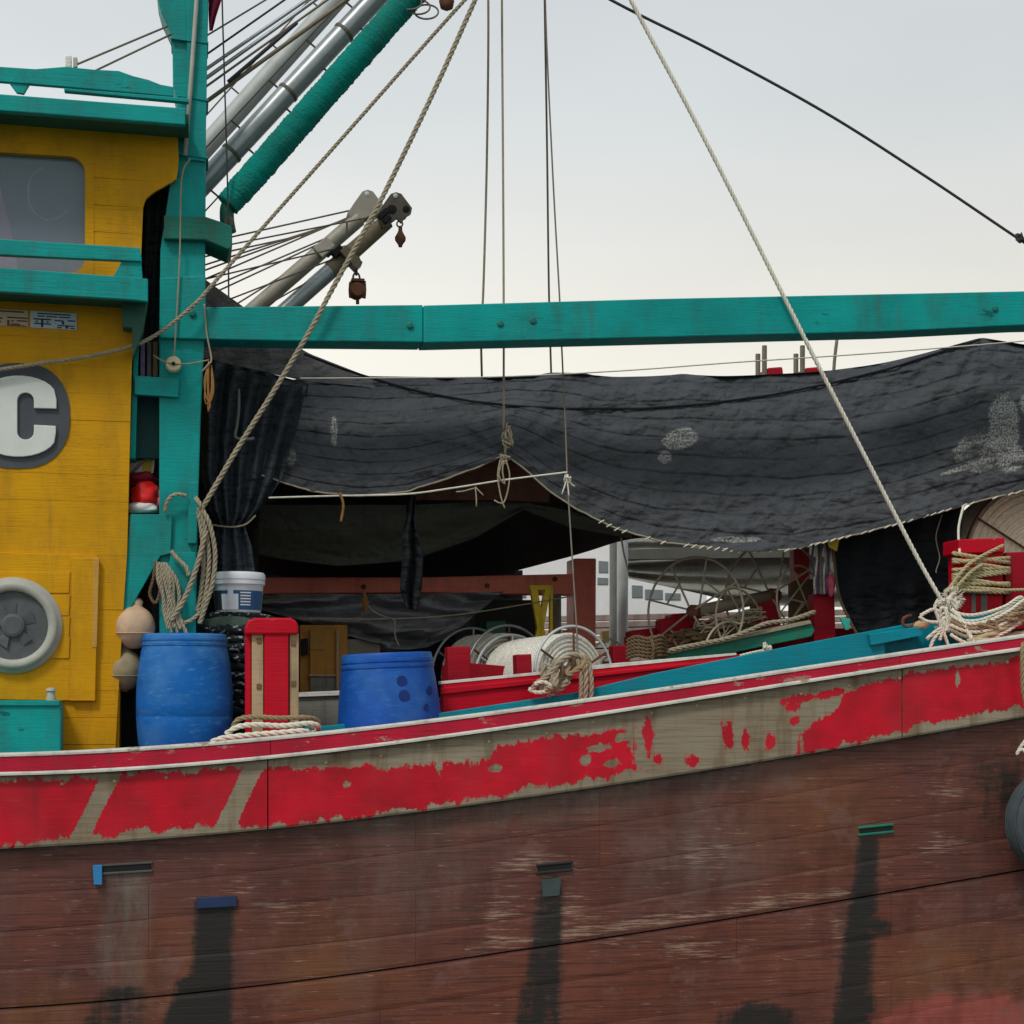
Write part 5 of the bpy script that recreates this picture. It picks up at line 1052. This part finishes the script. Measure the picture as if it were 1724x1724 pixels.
# empty wire wheels
wh = thing('wire_reel', 'empty reel of two thin wire wheels over dark red machinery', 'wire reel', P(1230, 1120, 1.6))
ca, cb = P(1170, 1030, 1.55), P(1302, 1002, 1.75)
WIRE2 = simple('pale_wheel_wire', (176, 166, 146), .6, .2, 30, .3, .2)
axd = (EX*.72+EN*.69).normalized(); uu = axd.cross(EZ).normalized(); vv = axd.cross(uu)
for c, rr in ((ca, 92*PX(1170, 1.55)), (cb, 92*PX(1302, 1.75))):
    fin(MB().tube([c+(uu*math.cos(q)+vv*math.sin(q))*rr for q in np.linspace(0, 6.283, 56)[:-1]], .009, 8, True), 'rim', WIRE2, wh, smooth=True)
    for i in range(8):
        q = 6.283*i/8+.25; e = c+(uu*math.cos(q)+vv*math.sin(q))*rr; fin(MB().tube([c+axd*.05*(-1)**i, e], .008, 6), 'spoke', WIRE2, wh)
        q2 = 6.283*(i+1)/8+.25
        if i % 2 == 0: fin(MB().tube([c+(uu*math.cos(q)+vv*math.sin(q))*rr*.62, c+(uu*math.cos(q2)+vv*math.sin(q2))*rr*.62], .007, 6), 'brace', WIRE2, wh)
    fin(MB().lathe(c-axd*.06, axd, [(.03, 0), (.05, .02), (.05, .1), (.03, .12)], 14), 'hub', RUST, wh)
fin(MB().tube([ca, cb], .045, 14), 'shaft', simple('shaft_grey', (140, 128, 108), .6), wh, smooth=True)
for poly, of in (([(1112, 1042), (1160, 1036), (1172, 1060), (1165, 1180), (1112, 1180)], 1.75), ([(1180, 1044), (1215, 1042), (1222, 1066), (1190, 1072)], 1.5), ([(1272, 1012), (1312, 1006), (1316, 1044), (1306, 1160), (1280, 1160)], 1.7), ([(1060, 1062), (1110, 1056), (1112, 1075), (1062, 1080)], 1.9)): slab('machine_block', poly, of, .16, DRED, wh, .014)
for q, (cx_, cy_, of_, rr_, lab) in enumerate(((1246, 1050, 1.45, 60, 'bare wire hoop leaning between the two wire wheels'), (1345, 1010, 1.5, 58, 'bare wire hoop leaning against the brown deck post'), (1020, 1120, 1.9, 44, 'small wire hoop behind the bright white reel'), (1215, 1085, 1.35, 40, 'small wire hoop lying low by the green trough'))):
    c = P(cx_, cy_, of_); u_ = (EX*.8+EN*.5).normalized(); v_ = (EZ+EX*.15*(q-1)).normalized(); rr_ *= PX(cx_, of_)
    h_ = thing('wire_hoop', lab, 'hoop', c-EZ*rr_)
    fin(MB().tube([c+(u_*math.cos(a)+v_*math.sin(a))*rr_ for a in np.linspace(0, 6.283, 44)[:-1]], .008, 7, True), 'ring', WIRE2, h_, smooth=True)
    for a in (.4, 1.9, 3.6): fin(MB().tube([c+(u_*math.cos(a)+v_*math.sin(a))*rr_, c-(u_*math.cos(a+.5)+v_*math.sin(a+.5))*rr_], .006, 6), 'cross_wire', WIRE2, h_)
nb = MB()
for i in range(46): ropemb([P(1120+random.uniform(0, 130)+k_*14, 1098-random.uniform(0, 34)-k_*4, 1.42+random.uniform(0, .2)) for k_ in range(5)], .009, nb)
tagit(fin(nb, 'net_pile', R_BROWN, smooth=True), 'tangled brown net and line pile beneath the wire wheels', 'net pile')
nb = MB()
for i in range(14): ropemb([P(1180+random.uniform(-8, 8)+k_*26, 1058-k_*7+random.uniform(-10, 10), 1.38+random.uniform(0, .1)) for k_ in range(5)], .006, nb)
tagit(fin(nb, 'line_tangle', R_GREY, smooth=True), 'loose grey lines tangled across the wire wheel shaft', 'line tangle')
for x0, y0, x1, y1, of in ((1130, 1030, 1176, 1052, 1.9), (1226, 1052, 1268, 1072, 1.85), (1060, 1066, 1110, 1082, 2.0)): slab('machine_block', [(x0, y0+4), (x1, y0), (x1+3, y1), (x0+2, y1+5)], of, .2, RED, wh, .015)
# rope bundle and rope along the trough
bn = thing('rope_bundle', 'brown rope bundle lashed on top of the deck post beside the wire wheels', 'rope bundle', P(1088, 1115, 1.1))
for i in range(6): loop([(1056, 1078+i*6, 1.1), (1072, 1072+i*6.2, 1.02), (1092, 1076+i*6, 1.0), (1112, 1071+i*6.5, 1.02), (1122, 1080+i*5, 1.1)], .014, R_BROWN, bn, 'turn')
loop([(1094, 1072, 1.0), (1100, 1090, .97), (1098, 1112, .98)], .014, R_BROWN, bn, 'turn')
R_('rope', [(1110, 1100, 1.1), (1150, 1090, 1.1), (1220, 1076, 1.1), (1260, 1062, 1.1), (1290, 1050, 1.12), (1330, 1044, 1.15), (1372, 1030, 1.2)], .017, R_GREY, 'grey rope lying along the green trough below the wire wheels')
sm = MB(); knotmb(P(1290, 1094, .4), .05, .010, 16, sm, 31); ropemb(pp([(1246, 1104, .4), (1270, 1098, .4), (1290, 1095, .4), (1310, 1098, .4)]), .009, sm)
tagit(fin(sm, 'rope_knot', R_WHITE, smooth=True), 'small white knot at the end of the red rail', 'knot')
# posts and strands around (1335-1410)
slab('deck_post', [(1336, 900), (1363, 900), (1363, 978), (1337, 978)], 1.75, .1, simple('bright_red_post', (196, 60, 56), .6), boat, .006)
slab('deck_post', [(1334, 978), (1370, 975), (1370, 1100), (1334, 1100)], 1.78, .1, R_BROWN, boat, .006)
slab('deck_post', [(1370, 1000), (1405, 998), (1408, 1110), (1371, 1110)], 1.35, .12, DRED, boat, .006)
pu = thing('strand_bundle', 'bundle of purple and white strands hanging above a dark red post', 'strand bundle', P(1386, 1003, 1.25))
for i in range(12):
    x = 1370+i*2.8; loop([(x+1, 912, 1.30), (x+random.uniform(-3, 3), 945, 1.28), (x+random.uniform(-3, 3), 975, 1.28), (x+random.uniform(-2, 2), 1000, 1.30)], .009, [PURPLE, R_WHITE, PURPLE, GREYPAINT, R_TAN][i % 5], pu, 'strand')
blob('pink_bag', P(1399, 984, 1.27), 7*PX(1400, 1.3), .03, 18*PX(1400, 1.3), BAGPINK, 'small pink bag tucked against the purple strands', 'bag', 31)
tagit(slab('yellow_scrap', [(1393, 912), (1413, 909), (1409, 928), (1396, 921)], 1.18, .01, YSCRAP, None, 0), 'yellow scrap of sheet caught under the awning hem', 'scrap')
tagit(slab('teal_scrap', [(1414, 1039), (1432, 1042), (1430, 1060), (1424, 1061)], 1.15, .02, simple('teal_plastic', (60, 180, 160), .5), None, .003), 'small teal plastic piece beside the black curtain foot', 'plastic piece')
# ------------------------------------------------------------------ right hand rope work
ow = thing('olive_rope', 'olive rope wound in many turns round the red bitt', 'rope', P(1650, 1000, .5))
for i in range(10):
    y = 938+i*6.6+random.uniform(-2, 2); sl = random.uniform(-8, 8)
    loop([(1606, y+sl, .55), (1616, y+sl*.8, .50), (1650, y, .49), (1686, y-sl*.8, .50), (1698, y-sl, .56), (1690, y-sl, .80), (1650, y, .82), (1616, y+sl, .80)], .0145, R_OLIVE, ow, 'turn', True)
loop([(1590, 1002, .44), (1606, 980, .46), (1626, 955, .46), (1650, 938, .465), (1690, 918, .48)], .0125, R_OLIVE, ow, 'turn')
loop([(1598, 1006, .44), (1614, 985, .45), (1636, 962, .455), (1655, 950, .46)], .0125, R_OLIVE, ow, 'turn')
loop([(1608, 992, .47), (1640, 995, .47), (1690, 994, .5), (1760, 992, .55)], .012, R_OLIVE, ow, 'turn')
R_('rope', [(1622, 853, .9), (1614, 890, .7), (1616, 932, .5)], .009, R_WHITE, 'short white rope from the awning hem down to the olive rope turns')
wk = thing('rope_knot', 'large white rope knot with loose ends tied at the teal wash board', 'knot', P(1590, 1090, .2))
mb = MB(); knotmb(P(1598, 1014, .30), 24*PX(1600, .3), .012, 34, mb, 41, (1, .6, .9)); fin(mb, 'frayed_ball', R_WHITE, wk, smooth=True)
mb = MB()
for i in range(90):
    a = random.uniform(0, 6.28); q = P(1600, 1008, .30)+EX*math.cos(a)*.05+EZ*math.sin(a)*.045-EN*random.uniform(0, .05); d = (EX*math.cos(a)+EZ*math.sin(a)-EN*random.uniform(-.3, .8)).normalized()
    mb.tube([q, q+d*random.uniform(.02, .045)], .0022, 4)
o = fin(mb, 'frayed_fibres', R_WHITE, wk, smooth=True); o['kind'] = 'stuff'
mb = MB(); knotmb(P(1587, 1048, .26), 20*PX(1600, .3), .012, 24, mb, 42, (.8, .6, 1.4)); fin(mb, 'knot', R_WHITE, wk, smooth=True)
for pth in ([(1580, 1010), (1574, 1022), (1580, 1042), (1586, 1062)], [(1586, 1056), (1574, 1064), (1560, 1076)], [(1586, 1060), (1572, 1076), (1564, 1098)], [(1586, 1056), (1592, 1074), (1600, 1096)], [(1586, 1062), (1584, 1072), (1582, 1078)], [(1550, 1036), (1570, 1026), (1582, 1030)], [(1548, 1038), (1560, 1046), (1580, 1048)]): loop([(x, y, .22) for x, y in pth], .012, R_WHITE, wk, 'loose_end')
hkk = rope('hook', pp([(1534, 1036, .27), (1522, 1040, .25), (1520, 1050, .25), (1528, 1056, .25), (1540, 1050, .25), (1556, 1042, .26)]), .011, RUST, None, False, False); tagit(hkk, 'small rusty hook resting on the teal wash board', 'hook')
blob('wood_toggle', P(1551, 1052, .24), 13*PX(1550, .25), .03, 8*PX(1550, .25), WOOD, 'small wooden toggle lashed beside the white knot', 'toggle', 50)
lp = thing('white_rope_loops', 'white rope loops slung between the white knot and the right edge', 'rope loops', P(1660, 1075, .2))
for i, (y0, ym, y1, m) in enumerate(((1022, 1040, 1004, R_WHITE), (1030, 1050, 1006, R_WHITE), (1036, 1056, 1010, R_GREY), (1040, 1062, 1014, R_GREY), (1044, 1064, 1020, R_WHITE), (1048, 1070, 1026, R_GREY), (1054, 1076, 1034, R_TAN))):
    loop([(1592, y0, .28), (1620, lerp(y0, ym, .7), .25-.01*i), (1650, ym-6, .22-.01*i), (1690, lerp(ym, y1, .5), .22), (1716, y1+2, .25), (1726, y1+6, .30), (1740, y1, .4)], .012, m, lp)
for i in range(5):
    y_ = 1036+i*8; loop([(1600, y_, .20), (1630, y_+14+random.uniform(-3, 3), .15), (1665, y_+10+random.uniform(-3, 3), .13), (1700, y_-8, .14), (1722, y_-24, .18), (1745, y_-30, .3)], .0125, [R_WHITE, R_TAN, R_WHITE, R_GREY, R_WHITE][i], lp)
tg = MB()
for i in range(12): ropemb([P(1655+random.uniform(-12, 12)+k_*16, 1062-k_*7+random.uniform(-13, 10), .12+random.uniform(0, .12)) for k_ in range(6)], .0125, tg)
fin(tg, 'tangle', R_TAN, lp, smooth=True)
loop([(1602, 1026, .22), (1618, 1042, .18), (1632, 1068, .14), (1640, 1082, .10)], .014, R_WHITE, lp, 'rope_end')
R_('thick_rope', [(1630, 1083, .12), (1650, 1078, .12), (1672, 1066, .14), (1700, 1052, .16), (1730, 1042, .2), (1790, 1030, .25)], .030, R_OLIVE, 'thick olive rope lying on the rail at the right edge', fancy=True)
R_('thick_rope', [(1640, 1086, .14), (1680, 1080, .16), (1710, 1070, .2), (1790, 1062, .25)], .028, R_OLIVE, 'second thick olive rope under the first at the right edge of the rail', fancy=True)
# tyre fender
tk = PX(1790, -.2); tc_ = P(1784, 1384, -.16)
ty = thing('tyre_fender', 'grey black rubber tyre fender hanging against the brown hull', 'tyre', tc_-EZ*.34)
pr = [(.17, -.07), (.20, -.10), (.27, -.115), (.315, -.10), (.335, -.06), (.34, 0), (.335, .06), (.315, .10), (.27, .115), (.20, .10), (.17, .07), (.165, 0), (.17, -.07)]
fin(MB().lathe(tc_, EN, pr, 56, cap=False), 'rubber', TYRE, ty, smooth=True, angle=60)
for zz in (-.07, -.035, 0, .035, .07): fin(MB().tube([tc_+EN*zz+(EX*math.cos(q)+EZ*math.sin(q))*(.338-.35*zz*zz*2) for q in np.linspace(0, 6.283, 60)[:-1]], .006, 5, True), 'tread_rib', TYRE, ty, smooth=True)
for rr in (.22, .25, .28, .30): fin(MB().tube([tc_-EN*.116+(EX*math.cos(q)+EZ*math.sin(q))*rr for q in np.linspace(0, 6.283, 50)[:-1]], .004, 5, True), 'sidewall_rib', TYRE, ty, smooth=True)
rope('fender_rope', pp([(1728, 1075, .05), (1722, 1090, -.12), (1722, 1150, -.13), (1728, 1190, -.13), (1750, 1290, -.16), (1775, 1340, -.2)]), .016, R_TAN, ty)
rope('fender_rope', pp([(1740, 1236, -.12), (1724, 1250, -.12), (1712, 1270, -.10), (1722, 1262, -.12), (1745, 1290, -.16)]), .012, R_WHITE, ty)
# ------------------------------------------------------------------ neighbouring boat beyond
bg_ = thing('neighbour_boat', 'neighbouring boat beyond with white cabin, grey awning and weathered plank hull', 'boat', P(1150, 1330, 8.0)); bg_.location.z = 0; WL[bg_.name].z = 0
PLK = paint('weathered_planks', (168, 148, 140), .75, .18, .04, s2l((120, 100, 92)), .5)
hl = slab('hull', [(500, 1100), (1900, 1060), (1900, 1600), (500, 1600)], 8.2, 2.5, DARK, bg_)
for i in range(22):
    y = 1037+i*11.5; slab('plank', [(500, y+10), (1900, y-22), (1900, y-12.2), (500, y+19.8)], 8.05+random.uniform(-.02, .02), .1, PLK, hl, .006)
cw = slab('cabin', [(780, 900), (1190, 900), (1190, 1050), (780, 1050)], 8.8, 1.5, simple('cabin_white', (244, 246, 246), .5, .06), bg_)
for x0, x1, y0, y1 in ((1008, 1024, 944, 964), (1006, 1024, 972, 984), (1064, 1082, 985, 1006), (1086, 1116, 992, 1009), (1120, 1146, 998, 1010), (820, 850, 990, 1006), (860, 886, 990, 1006)): slab('window', [(x0, y0), (x1, y0+1), (x1, y1), (x0, y1)], 8.79, .02, simple('cabin_window', (130, 140, 142), .3, .1), cw, .004)
sheet('awning', [[(1040, 900, 7.4), (1180, 900, 7.4), (1420, 900, 7.4)], [(1055, 945, 7.3), (1180, 940, 7.3), (1420, 940, 7.3)], [(1058, 974, 7.2), (1180, 1000, 7.2), (1250, 1018, 7.2), (1420, 1022, 7.2)]], 80, 40, BGAWN, bg_, lambda x, y, u, v: .05*math.sin(v*30+u*5)+.05*nz(u*5, v*8))
slab('awning_beam', [(1056, 925), (1400, 915), (1400, 938), (1056, 942)], 7.1, .1, simple('beam_olive', (90, 92, 84), .8), bg_)
for x in (1292, 1356):
    slab('red_light_box', [(x, 619), (x+26, 617), (x+28, 634), (x, 636)], 8.6, .3, DRED, bg_, .02)
    for dx, y0 in ((-16, 596), (-5, 582)): fin(MB().tube([P(x+dx, y0, 8.6), P(x+dx, 700, 8.6)], .03, 6), 'antenna', WIRE, bg_)
    fin(MB().tube([P(x+13, 625, 8.75), P(x+13, 1100, 8.75)], .06, 8), 'post', PALETUBE, bg_)
fin(MB().tube([P(1260, 660, 8.7), P(1400, 655, 8.7)], .05, 8), 'crossbar', PALETUBE, bg_)
tagit(rope('far_line', pp([(1409, 572, 8.6), (1404, 620, 8.6), (1402, 700, 8.6)]), .02, WIRE, fancy=False), 'thin far line hanging above the awning near the red light boxes', 'line')
